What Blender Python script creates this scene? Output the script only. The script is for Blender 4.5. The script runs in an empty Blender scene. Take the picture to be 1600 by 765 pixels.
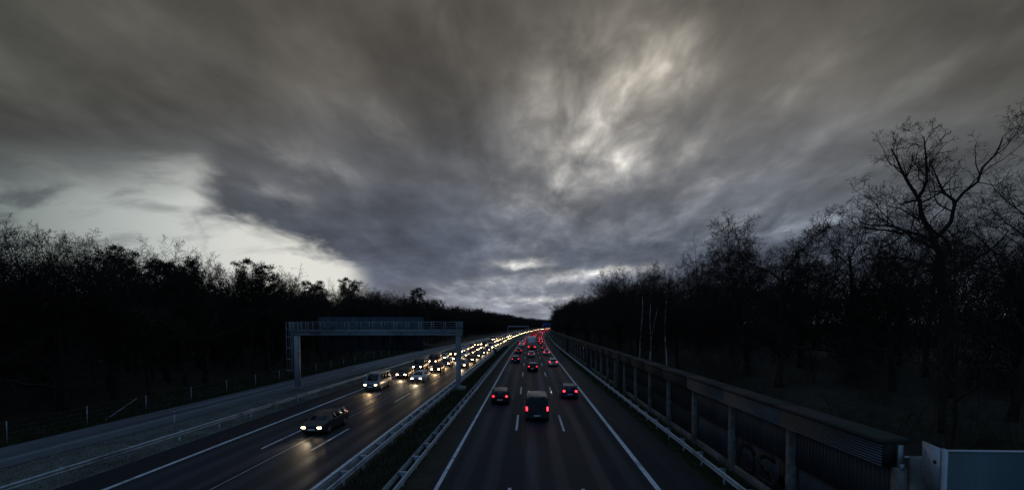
import bpy, math, random
import numpy as np
from mathutils import Vector, Matrix

R = math.radians
scene = bpy.context.scene
col = scene.collection

# ------------------------------------------------------------------ camera
CAM_H = 8.0
cam_data = bpy.data.cameras.new('camera')
cam_data.sensor_width = 36.0
cam_data.lens = 16.0
cam_data.shift_y = 0.0944
cam_data.clip_end = 20000
cam = bpy.data.objects.new('camera', cam_data)
cam.location = (0, 0, CAM_H)
cam.rotation_euler = (R(90 - 2.2), 0, R(2.1))
col.objects.link(cam)
scene.camera = cam
CAM_ROT = cam.rotation_euler.to_matrix()

# ------------------------------------------------------------------ colour management
scene.render.engine = 'CYCLES'
scene.view_settings.view_transform = 'Standard'
scene.view_settings.look = 'None'
scene.view_settings.exposure = 0.0
scene.view_settings.gamma = 1.0
scene.view_settings.use_curve_mapping = False
cy = scene.cycles
cy.use_denoising = True
cy.max_bounces = 4
cy.diffuse_bounces = 2
cy.glossy_bounces = 2
cy.transmission_bounces = 2
cy.transparent_max_bounces = 4
cy.sample_clamp_indirect = 3.0
cy.caustics_reflective = False
cy.caustics_refractive = False
cy.use_light_tree = True


def lin(r, g, b):
    f = lambda c: (c / 255 / 12.92) if c / 255 <= 0.04045 else ((c / 255 + 0.055) / 1.055) ** 2.4
    return (f(r), f(g), f(b), 1.0)


# ------------------------------------------------------------------ node helpers
class G:
    """small helper that writes shader maths as function calls"""
    def __init__(self, tree):
        self.t = tree
        self.n = tree.nodes
        self.l = tree.links

    def put(self, sock, v):
        if isinstance(v, bpy.types.NodeSocket):
            self.l.new(v, sock)
        else:
            sock.default_value = v

    def m(self, op, a, b=None, c=None, clamp=False):
        n = self.n.new('ShaderNodeMath')
        n.operation = op
        n.use_clamp = clamp
        self.put(n.inputs[0], a)
        if b is not None:
            self.put(n.inputs[1], b)
        if c is not None:
            self.put(n.inputs[2], c)
        return n.outputs[0]

    def add(self, a, b): return self.m('ADD', a, b)
    def sub(self, a, b): return self.m('SUBTRACT', a, b)
    def mul(self, a, b): return self.m('MULTIPLY', a, b)
    def div(self, a, b): return self.m('DIVIDE', a, b)

    def smooth(self, v, lo, hi, a=0.0, b=1.0):
        n = self.n.new('ShaderNodeMapRange')
        n.interpolation_type = 'SMOOTHSTEP'
        self.put(n.inputs[0], v)
        n.inputs[1].default_value = lo
        n.inputs[2].default_value = hi
        n.inputs[3].default_value = a
        n.inputs[4].default_value = b
        return n.outputs[0]

    def lerp(self, v, lo, hi, a, b):
        n = self.n.new('ShaderNodeMapRange')
        self.put(n.inputs[0], v)
        n.inputs[1].default_value = lo
        n.inputs[2].default_value = hi
        n.inputs[3].default_value = a
        n.inputs[4].default_value = b
        return n.outputs[0]

    def xyz(self, x, y, z):
        n = self.n.new('ShaderNodeCombineXYZ')
        self.put(n.inputs[0], x)
        self.put(n.inputs[1], y)
        self.put(n.inputs[2], z)
        return n.outputs[0]

    def noise(self, vec, scale, detail=4.0, rough=0.55, dist=0.0):
        n = self.n.new('ShaderNodeTexNoise')
        if vec is not None:
            self.l.new(vec, n.inputs['Vector'])
        n.inputs['Scale'].default_value = scale
        n.inputs['Detail'].default_value = detail
        n.inputs['Roughness'].default_value = rough
        n.inputs['Distortion'].default_value = dist
        return n.outputs[0]

    def mixc(self, f, a, b, mode='MIX'):
        n = self.n.new('ShaderNodeMix')
        n.data_type = 'RGBA'
        n.blend_type = mode
        self.put(n.inputs[0], f)
        self.put(n.inputs[6], a)
        self.put(n.inputs[7], b)
        return n.outputs[2]

    def ramp(self, v, stops):
        n = self.n.new('ShaderNodeValToRGB')
        self.put(n.inputs[0], v)
        e = n.color_ramp.elements
        e[0].position, e[0].color = stops[0]
        e[1].position, e[1].color = stops[-1]
        for p, c in stops[1:-1]:
            k = e.new(p)
            k.color = c
        return n.outputs[0]


# ------------------------------------------------------------------ world: dusk sky with wind-drawn cloud
SUN_EL, SUN_AZ = R(2.5), R(-24)      # low behind the cloud, ahead and to the left
world = bpy.data.worlds.new('World')
scene.world = world
world.use_nodes = True
wt = world.node_tree
wt.nodes.clear()
g = G(wt)
out = wt.nodes.new('ShaderNodeOutputWorld')
bg = wt.nodes.new('ShaderNodeBackground')
bg.inputs['Strength'].default_value = 0.1
wt.links.new(bg.outputs[0], out.inputs[0])
tc = wt.nodes.new('ShaderNodeTexCoord')
sep = wt.nodes.new('ShaderNodeSeparateXYZ')
wt.links.new(tc.outputs['Generated'], sep.inputs[0])
X, Y, Z = sep.outputs
sky = wt.nodes.new('ShaderNodeTexSky')
sky.sky_type = 'NISHITA'
sky.sun_disc = False
sky.sun_elevation = SUN_EL
sky.sun_rotation = SUN_AZ
sky.air_density = 1.3
sky.dust_density = 1.0

# bearings: A = tan(azimuth), E = tan(elevation) over azimuth, seen towards +Y
Yc = g.m('MAXIMUM', Y, 0.02)
A = g.div(X, Yc)
E = g.div(Z, Yc)
Zp = g.m('MAXIMUM', Z, 0.0)
front = g.smooth(Y, 0.15, 0.6)

# the cloud sheet as a plane overhead; wind draws it out along the road
den = g.add(Zp, 0.20)
U = g.div(X, den)
V = g.div(Y, den)
vs = g.xyz(g.mul(U, 1.0), g.mul(V, 0.33), 0.0)
n_streak = g.noise(vs, 3.6, 4.0, 0.5, 0.5)
vb = g.xyz(g.mul(U, 1.0), g.mul(V, 0.8), 3.7)
n_blob = g.noise(vb, 1.7, 5.0, 0.52, 0.4)
vf = g.xyz(g.mul(U, 1.0), g.mul(V, 0.70), 8.1)
n_fine = g.noise(vf, 5.5, 4.5, 0.56, 0.3)
n_patch = g.noise(g.xyz(U, g.mul(V, 0.55), 5.3), 8.0, 3.5, 0.55, 0.3)


def bearing(px, py):
    v = CAM_ROT @ Vector((px - 800, 533.5 - py, -711))
    return v.x / v.y, v.z / v.y


base = g.ramp(g.m('MULTIPLY', E, 1.25, clamp=True), [
    (0.0, lin(122, 126, 138)), (0.05, lin(106, 110, 123)), (0.115, lin(84, 91, 105)), (0.22, lin(77, 84, 97)),
    (0.42, lin(85, 87, 92)), (0.65, lin(89, 86, 82)), (0.95, lin(84, 80, 74))])
# towards the far left and right the sheet is darker and greener, lens vignette painted in
side = g.smooth(g.m('ABSOLUTE', g.sub(A, 0.05)), 0.25, 1.35)
base = g.mixc(g.mul(side, 0.6), base, lin(52, 56, 53))
# modulation by streaks and lumps
k = g.add(g.mul(g.sub(n_streak, 0.5), 1.0), g.add(g.mul(g.sub(n_blob, 0.5), 1.7), g.mul(g.sub(n_fine, 0.5), 0.95)))
k = g.mul(g.m('POWER', 2.6, k), 1.1)
sc = wt.nodes.new('ShaderNodeVectorMath')
sc.operation = 'SCALE'
wt.links.new(base, sc.inputs[0])
wt.links.new(k, sc.inputs['Scale'])
cloud = sc.outputs[0]

# warps that fray the edges of the openings
wA = g.add(A, g.mul(g.sub(n_fine, 0.5), 0.12))
wE = g.add(E, g.add(g.mul(g.sub(n_fine, 0.5), 0.06), g.mul(g.sub(n_streak, 0.5), 0.035)))


def blob(px, py, sx, sy, tilt, colour, amp, warp=1.0):
    """a thin place in the cloud; tilt in degrees, downwards to the right positive"""
    a0, e0 = bearing(px, py)
    wp = warp if sy > 12 else .35
    da = g.sub(g.add(A, g.mul(g.sub(n_fine, 0.5), 0.13 * wp)), a0)
    de = g.sub(g.add(E, g.mul(g.add(g.sub(n_fine, 0.5), g.mul(g.sub(n_streak, 0.5), .4)), 0.09 * wp)), e0)
    c, s = math.cos(R(tilt)), math.sin(R(tilt))
    p = g.mul(g.sub(g.mul(da, c), g.mul(de, s)), 711 / sx)
    q = g.mul(g.add(g.mul(da, s), g.mul(de, c)), 711 / sy)
    d2 = g.add(g.mul(p, p), g.mul(q, q))
    f = g.m('EXPONENT', g.mul(d2, -0.5))
    return f, colour, amp


blobs = [
    blob(1016, 106, 40, 34, -40, (1.0, .91, .77), .36),
    blob(990, 92, 110, 70, -60, (1.0, .92, .80), .085),
    blob(1060, 25, 120, 40, -50, (1.0, .92, .80), .045),
    blob(898, 185, 34, 40, -70, (1.0, .94, .84), .10),
    blob(908, 228, 48, 26, -25, (1.0, .94, .84), .15),
    blob(975, 244, 66, 24, -14, (1.0, .95, .86), .11),
    blob(1000, 262, 40, 12, -20, (1.0, .95, .86), .10),
    blob(875, 290, 55, 16, -8, (1.0, .96, .90), .12),
    blob(860, 330, 60, 22, -8, (.98, .97, .95), .05),
    blob(950, 200, 130, 110, -40, (1.0, .95, .88), .04),
    blob(815, 411, 26, 4.5, 0, (1.0, .96, .86), .42),
    blob(945, 424, 46, 5, -4, (1.0, .95, .84), .33),
    blob(850, 436, 90, 7, -3, (1.0, .98, .94), .16),
    blob(845, 467, 50, 3.5, 0, (1.0, .96, .88), .26),
    blob(760, 462, 70, 10, 0, (.95, .98, 1.0), .08),
    blob(840, 480, 120, 22, 0, (.92, .97, 1.0), .08),
    blob(840, 380, 60, 9, -10, (.97, .98, 1.0), .06),
    blob(480, 245, 50, 18, 28, (1.0, .97, .92), .07),
    blob(450, 300, 30, 13, 25, (1.0, .98, .96), .09),
    blob(590, 180, 40, 16, 25, (1.0, .95, .88), .05),
    blob(1240, 140, 120, 22, -38, (1.0, .96, .84), .045),
    blob(1190, 250, 130, 16, -22, (.97, .98, 1.0), .05),
    blob(1180, 315, 150, 18, -16, (.92, .97, 1.0), .06),
    blob(1430, 130, 150, 12, -25, (.97, 1.0, .93), .035),
    blob(1240, 345, 120, 14, -8, (.82, .92, 1.0), .10),
    blob(700, 60, 150, 40, 50, (1.0, .95, .88), .02),
]
acc = cloud
rag = g.m('POWER', 9.0, g.add(g.mul(g.sub(n_patch, .5), 2.0), g.mul(g.sub(n_streak, .5), .6)))
for f, c, a in blobs:
    v = wt.nodes.new('ShaderNodeVectorMath')
    v.operation = 'SCALE'
    v.inputs[0].default_value = c
    wt.links.new(g.mul(g.mul(g.mul(f, a), rag), front), v.inputs['Scale'])
    s = wt.nodes.new('ShaderNodeVectorMath')
    s.operation = 'ADD'
    wt.links.new(acc, s.inputs[0])
    wt.links.new(v.outputs[0], s.inputs[1])
    acc = s.outputs[0]

# the clear opening low on the left, its upper edge sloping down to the right
a1, e1 = bearing(330, 324)
a2, e2 = bearing(566, 413)
slope = (e2 - e1) / (a2 - a1)
edge2 = g.add(g.mul(g.sub(wA, a1), slope), e1)
_, e0 = bearing(120, 300)
ax, _ = bearing(322, 300)
d_top = g.mul(g.smooth(g.sub(e0, g.add(wE, g.mul(g.sub(n_blob, .5), .2))), -0.13, 0.05), g.smooth(g.sub(ax, wA), -0.05, 0.035))
d_edge = g.smooth(g.sub(edge2, wE), -0.022, 0.03)
axr, _ = bearing(568, 420)
d_edge = g.mul(g.mul(d_edge, g.smooth(g.sub(axr, A), -0.03, 0.05)), g.smooth(g.sub(wA, ax), -0.05, 0.0))
gap = g.mul(g.m('MAXIMUM', d_top, d_edge), front)
# small dark scraps of cloud drifting in the opening
vl = g.xyz(g.mul(A, 1.0), g.mul(E, 3.6), 2.2)
scraps = g.smooth(g.noise(vl, 3.4, 4.0, 0.55, 0.3), 0.50, 0.68)
al, _ = bearing(20, 330)
ar, _ = bearing(450, 380)
bright = g.lerp(A, al, ar, 0.0, 1.0)
gcol = g.ramp(bright, [(0.0, lin(128, 137, 135)), (0.45, lin(178, 184, 181)), (0.75, lin(208, 210, 205)), (1.0, lin(222, 222, 214))])
gcol = g.mixc(g.mul(scraps, g.lerp(A, al, ar, 0.95, 0.3)), gcol, lin(88, 94, 97))
acc = g.mixc(gap, acc, gcol)

# above and behind the viewer: thinner, bluer dusk light
up = g.m('MAXIMUM', g.smooth(Z, 0.60, 0.85), g.smooth(Y, 0.05, -0.4))
blue = wt.nodes.new('ShaderNodeVectorMath')
blue.operation = 'SCALE'
blue.inputs[0].default_value = (0.075, 0.142, 0.25)
wt.links.new(g.add(0.55, n_blob), blue.inputs['Scale'])
acc = g.mixc(up, acc, blue.outputs[0])
# clear-sky radiance through the opening and the thin cloud overhead
ten = wt.nodes.new('ShaderNodeVectorMath')
ten.operation = 'SCALE'
wt.links.new(acc, ten.inputs[0])
ten.inputs['Scale'].default_value = 10.0
nis = wt.nodes.new('ShaderNodeVectorMath')
nis.operation = 'SCALE'
wt.links.new(sky.outputs[0], nis.inputs[0])
wt.links.new(g.add(0.004, g.mul(up, 0.05)), nis.inputs['Scale'])
tot = wt.nodes.new('ShaderNodeVectorMath')
tot.operation = 'ADD'
wt.links.new(ten.outputs[0], tot.inputs[0])
wt.links.new(nis.outputs[0], tot.inputs[1])
wt.links.new(tot.outputs[0], bg.inputs['Color'])

# ------------------------------------------------------------------ sun, hidden behind the overcast
sd = bpy.data.lights.new('sun', 'SUN')
sd.energy = 0.02
sd.angle = R(15)
sd.color = (1.0, 0.9, 0.78)
sun = bpy.data.objects.new('sun', sd)
dvec = Vector((math.sin(SUN_AZ) * math.cos(SUN_EL), math.cos(SUN_AZ) * math.cos(SUN_EL), math.sin(SUN_EL)))
sun.rotation_euler = dvec.to_track_quat('Z', 'Y').to_euler()
col.objects.link(sun)


# ------------------------------------------------------------------ materials
def mat(name, rough=0.7, metallic=0.0, spec=0.5):
    m = bpy.data.materials.new(name)
    m.use_nodes = True
    b = m.node_tree.nodes['Principled BSDF']
    b.inputs['Roughness'].default_value = rough
    b.inputs['Metallic'].default_value = metallic
    b.inputs['Specular IOR Level'].default_value = spec
    return m, G(m.node_tree), b


def coords(gr, kind='Object'):
    t = gr.n.new('ShaderNodeTexCoord')
    return t.outputs[kind]


def mottled(name, c1, c2, scale, rough=0.75, metallic=0.0, spec=0.4, bump=0.0, bscale=None, detail=5.0, stretch=(1, 1, 1), c3=None):
    m, gr, b = mat(name, rough, metallic, spec)
    mp = gr.n.new('ShaderNodeMapping')
    mp.inputs['Scale'].default_value = stretch
    oi = gr.n.new('ShaderNodeObjectInfo')      # every copy gets its own stretch of the pattern
    sh = gr.n.new('ShaderNodeVectorMath')
    sh.operation = 'ADD'
    gr.l.new(coords(gr), sh.inputs[0])
    gr.l.new(gr.mul(oi.outputs['Random'], 40.0), sh.inputs[1])
    gr.l.new(sh.outputs[0], mp.inputs['Vector'])
    v = mp.outputs[0]
    n = gr.noise(v, scale, detail, 0.6)
    f = gr.smooth(n, 0.3, 0.7)
    c = gr.mixc(f, (*c1, 1), (*c2, 1))
    if c3:
        n3 = gr.smooth(gr.noise(v, scale * 0.23, 3.0, 0.6), 0.5, 0.7)
        c = gr.mixc(n3, c, (*c3, 1))
    gr.l.new(c, b.inputs['Base Color'])
    gr.l.new(gr.lerp(n, 0.3, 0.7, rough - 0.08, min(1, rough + 0.08)), b.inputs['Roughness'])
    if bump:
        bn = gr.n.new('ShaderNodeBump')
        bn.inputs['Strength'].default_value = bump
        bn.inputs['Distance'].default_value = 0.03
        gr.l.new(gr.noise(v, bscale or scale * 4, 4.0, 0.6), bn.inputs['Height'])
        gr.l.new(bn.outputs[0], b.inputs['Normal'])
    return m


def asphalt(name, c1, c2, rough, tracks):
    """worn carriageway: wheel tracks run along the lanes, given as distances across the road (stored in UV)"""
    m, gr, b = mat(name, rough, 0.0, 0.3)
    uv = gr.n.new('ShaderNodeUVMap')
    sp = gr.n.new('ShaderNodeSeparateXYZ')
    gr.l.new(uv.outputs[0], sp.inputs[0])
    u, s = sp.outputs[0], sp.outputs[1]
    v = gr.xyz(u, s, 0)
    vl = gr.xyz(gr.mul(u, 1.0), gr.mul(s, 0.03), 0)
    n1 = gr.noise(vl, 1.6, 4.0, 0.6)
    n2 = gr.noise(v, 0.35, 5.0, 0.6)
    n3 = gr.noise(v, 60.0, 2.0, 0.5)
    tot_ = gr.add(gr.mul(n1, .5), gr.add(gr.mul(n2, .35), gr.mul(n3, .25)))
    wear_sheen = None
    for t in tracks:
        d = gr.smooth(gr.m('ABSOLUTE', gr.sub(u, t)), 0.15, 0.55, 1.0, 0.0)
        wear_sheen = d if wear_sheen is None else gr.m('MAXIMUM', wear_sheen, d)
    f = gr.smooth(tot_, 0.38, 0.72)
    c = gr.mixc(f, (*c1, 1), (*c2, 1))
    rr = gr.lerp(tot_, 0.35, 0.75, rough - 0.06, rough + 0.08)
    if wear_sheen is not None:
        w = gr.mul(wear_sheen, gr.add(0.25, n1))
        c = gr.mixc(gr.mul(w, 0.85), c, (c2[0] * 1.9, c2[1] * 1.9, c2[2] * 1.9, 1))  # worn wheel tracks, brightened further to paint in the lane's sheen
        rr = gr.sub(rr, gr.mul(w, 0.12))
    # repaired patches of a different age, laid lane-wide
    vb_ = gr.n.new('ShaderNodeTexVoronoi')
    vb_.distance = 'CHEBYCHEV'
    vb_.inputs['Scale'].default_value = 1.0
    gr.l.new(gr.xyz(gr.mul(u, .27), gr.mul(s, .022), 1.0), vb_.inputs['Vector'])
    hs = gr.n.new('ShaderNodeSeparateXYZ')
    gr.l.new(vb_.outputs['Color'], hs.inputs[0])
    c = gr.mixc(gr.smooth(hs.outputs[0], .3, .9, 0.0, .8), c, (c1[0] * .7, c1[1] * .7, c1[2] * .7, 1))
    rr = gr.add(rr, gr.smooth(hs.outputs[1], .4, .9, -.03, .05))
    # oil drip lines and stains
    st = gr.smooth(gr.noise(gr.xyz(gr.mul(u, 1.3), gr.mul(s, .35), 9.0), 1.0, 4.0, .65), .60, .72, 0.0, .6)
    c = gr.mixc(st, c, (.006, .0065, .007, 1))
    # tar joints and crack seals here and there
    cr = gr.noise(gr.xyz(gr.mul(u, 0.9), gr.mul(s, 0.12), 5.0), 1.4, 2.0, 0.5, 0.6)
    crack = gr.smooth(gr.m('ABSOLUTE', gr.sub(cr, 0.5)), 0.0, 0.006, 0.55, 0.0)
    c = gr.mixc(crack, c, (0.012, 0.012, 0.013, 1))
    gr.l.new(c, b.inputs['Base Color'])
    gr.l.new(rr, b.inputs['Roughness'])
    bn = gr.n.new('ShaderNodeBump')
    bn.inputs['Strength'].default_value = 0.25
    bn.inputs['Distance'].default_value = 0.01
    gr.l.new(n3, bn.inputs['Height'])
    gr.l.new(bn.outputs[0], b.inputs['Normal'])
    return m


def emit(name, colour, strength):
    m = bpy.data.materials.new(name)
    m.use_nodes = True
    b = m.node_tree.nodes['Principled BSDF']
    b.inputs['Base Color'].default_value = (0.6, 0.6, 0.6, 1)
    b.inputs['Roughness'].default_value = 0.15
    b.inputs['Emission Color'].default_value = (*colour, 1)
    b.inputs['Emission Strength'].default_value = strength
    m.cycles.emission_sampling = 'NONE'
    return m


M = {}
M['asphalt_left'] = asphalt('asphalt_left', (.009, .013, .019), (.020, .027, .038), .62, [-11.4, -12.9, -14.7, -16.2, -18.0, -19.6])
M['asphalt_right'] = asphalt('asphalt_right', (.007, .0105, .016), (.016, .0225, .032), .72, [-3.4, -1.9, .2, 1.7, 3.8, 5.3])
M['asphalt_ramp'] = asphalt('asphalt_ramp', (.13, .142, .155), (.21, .225, .24), .5, [-31.0, -32.6])
M['paint'] = mottled('road_paint', (.50, .53, .57), (.82, .84, .86), 4.0, .6, bump=.2, c3=(.34, .37, .41), detail=8)
M['soil'] = mottled('soil', (.018, .016, .012), (.060, .046, .030), 1.6, .95, bump=.8, bscale=7, c3=(.035, .04, .018))
M['verge_soil'] = mottled('verge_soil', (.10, .10, .08), (.20, .19, .165), .9, .95, bump=.6, bscale=8, c3=(.04, .045, .03))
M['grass'] = mottled('grass_blades', (.030, .045, .018), (.060, .062, .030), .9, .8, spec=.2, c3=(.075, .068, .045))
M['grass_green'] = mottled('green_grass_blades', (.028, .055, .012), (.05, .085, .022), .9, .8, spec=.2)
M['grass_pale'] = mottled('pale_grass_blades', (.20, .20, .17), (.33, .32, .28), .6, .85, spec=.2, c3=(.12, .125, .085))
M['galv'] = mottled('galvanised_steel', (.34, .41, .47), (.50, .57, .63), 2.5, .5, .2, bump=.05, c3=(.20, .24, .28))
M['gantry_steel'] = mottled('painted_gantry_steel', (.27, .31, .34), (.40, .44, .47), 1.2, .5, .3, c3=(.18, .19, .19))
M['sign_back'] = mottled('sign_back_sheet', (.034, .046, .058), (.055, .072, .088), 1.3, .45, .3, stretch=(1, 1, .3))
M['sign_blue'] = mottled('sign_face_blue', (.012, .06, .24), (.016, .08, .30), .5, .4)
M['concrete'] = mottled('weathered_concrete', (.15, .14, .125), (.30, .28, .26), 2.4, .85, bump=.4, bscale=14, c3=(.085, .085, .07))
M['coping'] = mottled('coping_concrete', (.028, .025, .023), (.062, .054, .048), 1.3, .9, bump=.5, bscale=10, c3=(.035, .042, .028))
M['rib'] = mottled('ribbed_sheet', (.038, .047, .057), (.075, .087, .10), 1.5, .55, .1, stretch=(1, 1, .25), c3=(.04, .045, .05))
M['louvre'] = mottled('louvre_sheet', (.13, .15, .175), (.21, .235, .26), 1.5, .5, .3, stretch=(1, .25, 1), c3=(.09, .10, .11))
M['dark_panel'] = mottled('stained_panel', (.022, .023, .023), (.045, .043, .041), 1.2, .85, bump=.3, bscale=8, c3=(.028, .03, .026))
M['gap_shade'] = mottled('louvre_gap_shade', (.008, .009, .011), (.018, .02, .022), 1.5, .8)  # dark colour painted in for the shade in the slat gaps
M['spray'] = mottled('black_spray_paint', (.006, .006, .007), (.012, .012, .013), 4.0, .6)
M['aluminium'] = mottled('blue_grey_parapet_sheet', (.075, .115, .125), (.11, .16, .17), 1.3, .6, .05, bump=.12, bscale=3, stretch=(1, 1, .3), c3=(.055, .11, .125))
M['pale_metal'] = mottled('pale_post_metal', (.38, .43, .47), (.50, .55, .60), 2.0, .45, .2, c3=(.38, .41, .43))
M['bark'] = mottled('bark', (.028, .022, .017), (.060, .047, .036), 3.0, .95, spec=.15, stretch=(1, 1, .3), c3=(.020, .024, .013))
M['twig'] = mottled('twig_bark', (.028, .020, .016), (.056, .040, .032), 1.5, .95, spec=.15)
M['birch'] = mottled('birch_bark', (.38, .37, .35), (.55, .53, .50), 3.0, .8, spec=.2, stretch=(1, 1, 1.6), c3=(.05, .045, .04))
M['needle'] = mottled('pine_needles', (.014, .022, .012), (.030, .042, .020), .8, .8, spec=.2)
M['ivy'] = mottled('dark_leaves', (.016, .026, .012), (.034, .046, .020), .8, .7, spec=.3)
M['brush'] = mottled('bramble_stems', (.050, .043, .032), (.10, .085, .062), .8, .95, spec=.1, c3=(.05, .058, .028))
M['tyre'] = mottled('tyre_rubber', (.014, .014, .015), (.025, .025, .026), 5, .85)
M['rim'] = mottled('wheel_rim', (.30, .31, .32), (.42, .43, .44), 4, .35, .8)
M['glass'] = mottled('tinted_car_glass', (.008, .009, .011), (.014, .016, .018), 2, .12, spec=.6)
M['trim'] = mottled('black_plastic_trim', (.015, .015, .016), (.028, .028, .03), 4, .6)
M['plate'] = mottled('number_plate', (.62, .62, .60), (.72, .72, .70), 3, .5)
M['head'] = emit('headlamp_lit', (1.0, .77, .44), 90)
M['head_warm'] = emit('halogen_headlamp_lit', (1.0, .58, .22), 75)
M['head_dim'] = emit('dipped_headlamp_lit', (1.0, .70, .38), 30)
M['tail_dim'] = emit('dim_tail_lamp_lit', (.9, .012, .02), 2.2)
M['tail'] = emit('tail_lamp_lit', (1.0, .018, .03), 6)
M['amber'] = emit('indicator_lit', (1.0, .42, .04), 14)


def paint_car(name, c, metallic=.4):
    return mottled('car_paint_' + name, tuple(x * .92 for x in c), tuple(x * 1.05 for x in c), 1.5, .3, metallic, spec=.5)


CAR_COL = {
    'silver': paint_car('silver', (.42, .43, .45), .6), 'dark grey': paint_car('dark_grey', (.06, .062, .067), .5),
    'black': paint_car('black', (.012, .012, .014), .2), 'white': paint_car('white', (.68, .69, .70), 0),
    'dark blue': paint_car('dark_blue', (.015, .03, .085), .4), 'dark red': paint_car('dark_red', (.12, .012, .014), .3),
}


# ------------------------------------------------------------------ mesh and object helpers
class MB:
    def __init__(self):
        self.v, self.f, self.uv, self.n = [], [], [], 0

    def raw(self, verts, faces):
        o = self.n
        verts = np.asarray(verts, dtype=np.float64).reshape(-1, 3)
        self.v.append(verts)
        self.n += len(verts)
        self.f.extend([tuple(i + o for i in f) for f in faces])

    def box(self, x0, x1, y0, y1, z0, z1):
        self.raw([(x0, y0, z0), (x1, y0, z0), (x1, y1, z0), (x0, y1, z0), (x0, y0, z1), (x1, y0, z1), (x1, y1, z1), (x0, y1, z1)],
                 [(0, 3, 2, 1), (4, 5, 6, 7), (0, 1, 5, 4), (1, 2, 6, 5), (2, 3, 7, 6), (3, 0, 4, 7)])

    def bbox(self, x0, x1, y0, y1, z0, z1, b):
        """box with chamfered edges round x and z (a softened slab along y) and chamfered ends"""
        prof = [(x0 + b, z0), (x1 - b, z0), (x1, z0 + b), (x1, z1 - b), (x1 - b, z1), (x0 + b, z1), (x0, z1 - b), (x0, z0 + b)]
        cx, cz = (x0 + x1) / 2, (z0 + z1) / 2
        def ring(y, s):
            out_ = []
            for px, pz in prof:
                out_.append((px - math.copysign(min(s, abs(px - cx)), px - cx), y, pz - math.copysign(min(s, abs(pz - cz)), pz - cz)))
            return out_
        rings = [ring(y0, b), ring(y0 + b, 0), ring(y1 - b, 0), ring(y1, b)]
        vs_ = [p for r in rings for p in r]
        fs = [tuple(range(8)), tuple(range(31, 23, -1))]
        for r in range(3):
            for i in range(8):
                j = (i + 1) % 8
                fs.append((r * 8 + i, (r + 1) * 8 + i, (r + 1) * 8 + j, r * 8 + j))
        self.raw(vs_, fs)

    def tube(self, pts, radii, sides=6, cap=True):
        pts = np.asarray(pts, dtype=np.float64)
        n = len(pts)
        radii = np.broadcast_to(np.asarray(radii, dtype=np.float64), (n,))
        d = pts[-1] - pts[0]
        d = d / (np.linalg.norm(d) + 1e-9)
        ref = np.array([0., 0., 1.]) if abs(d[2]) < .8 else np.array([1., 0., 0.])
        u = np.cross(ref, d)
        u /= np.linalg.norm(u)
        w = np.cross(d, u)
        a = np.arange(sides) * (2 * math.pi / sides)
        ring = np.cos(a)[:, None] * u + np.sin(a)[:, None] * w
        vs_ = (pts[:, None, :] + radii[:, None, None] * ring[None]).reshape(-1, 3)
        o = self.n
        self.v.append(vs_)
        self.n += len(vs_)
        for r in range(n - 1):
            b0 = o + r * sides
            for i in range(sides):
                j = (i + 1) % sides
                self.f.append((b0 + i, b0 + j, b0 + sides + j, b0 + sides + i))
        if cap:
            self.f.append(tuple(o + i for i in range(sides - 1, -1, -1)))
            self.f.append(tuple(o + (n - 1) * sides + i for i in range(sides)))

    def mesh(self, name, material, smooth=False):
        me = bpy.data.meshes.new(name)
        if self.n:
            V_ = np.concatenate(self.v).astype(np.float32)
            lens = np.fromiter((len(f) for f in self.f), dtype=np.int32, count=len(self.f))
            loops = np.fromiter((i for f in self.f for i in f), dtype=np.int32, count=int(lens.sum()))
            me.vertices.add(len(V_))
            me.vertices.foreach_set('co', V_.ravel())
            me.loops.add(len(loops))
            me.loops.foreach_set('vertex_index', loops)
            me.polygons.add(len(lens))
            st = np.concatenate([[0], np.cumsum(lens)[:-1]]).astype(np.int32)
            me.polygons.foreach_set('loop_start', st)
            me.polygons.foreach_set('loop_total', lens)
            if smooth:
                me.polygons.foreach_set('use_smooth', np.ones(len(lens), dtype=bool))
            me.update(calc_edges=True)
            me.validate()
        me.materials.append(material)
        return me

    def build(self, name, material, parent=None, smooth=False):
        return link(name, self.mesh(name, material, smooth), parent)


def link(name, me, parent=None):
    o = bpy.data.objects.new(name, me)
    col.objects.link(o)
    if parent is not None:
        o.parent = parent
    return o


def tag(o, label, cat, group=None):
    o['label'] = label
    o['category'] = cat
    o['kind'] = 'thing'
    if group:
        o['group'] = group
    return o


def empty(name, loc, rz=0.0):
    o = bpy.data.objects.new(name, None)
    o.empty_display_size = 0.3
    o.location = loc
    o.rotation_euler = (0, 0, rz)
    col.objects.link(o)
    return o


def structure(o):
    o['kind'] = 'structure'
    return o


def stuff(o, label=None, cat=None):
    o['kind'] = 'stuff'
    if label:
        o['label'] = label
        o['category'] = cat
    return o


def copy_tree(o, parent=None):
    c = o.copy()
    col.objects.link(c)
    c.parent = parent
    for ch in o.children:
        if ch.type == 'LIGHT':
            continue
        copy_tree(ch, c)
    return c


# ------------------------------------------------------------------ road geometry: straight, then a long right-hand bend
S0, RAD = 100.0, 5500.0


def heading(s):
    return math.atan(max(0.0, s - S0) / RAD)


def P(s, lat, z=0.0):
    q = max(0.0, s - S0)
    off = q * q / (2 * RAD)
    h = heading(s)
    return (off + lat * math.cos(h), s - lat * math.sin(h), z)


def ground_z(lat):
    if lat > 11.9:
        t = min(1.0, (lat - 11.9) / 10.0)
        return 0.1 + 3.0 * t * t * (3 - 2 * t) + max(0, min(lat, 60) - 22) * .03
    if lat < -35:
        t = min(1.0, (-35 - lat) / 14)
        return -0.04 + 1.3 * t * t * (3 - 2 * t)
    if -10.2 < lat < -4.8:
        return 0.05
    return -0.06


def strip_s(s0, s1):
    s, out_ = s0, []
    while s < s1:
        out_.append(s)
        s += 6 if s < 150 else (15 if s < 600 else 40)
    out_.append(s1)
    return out_


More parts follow.
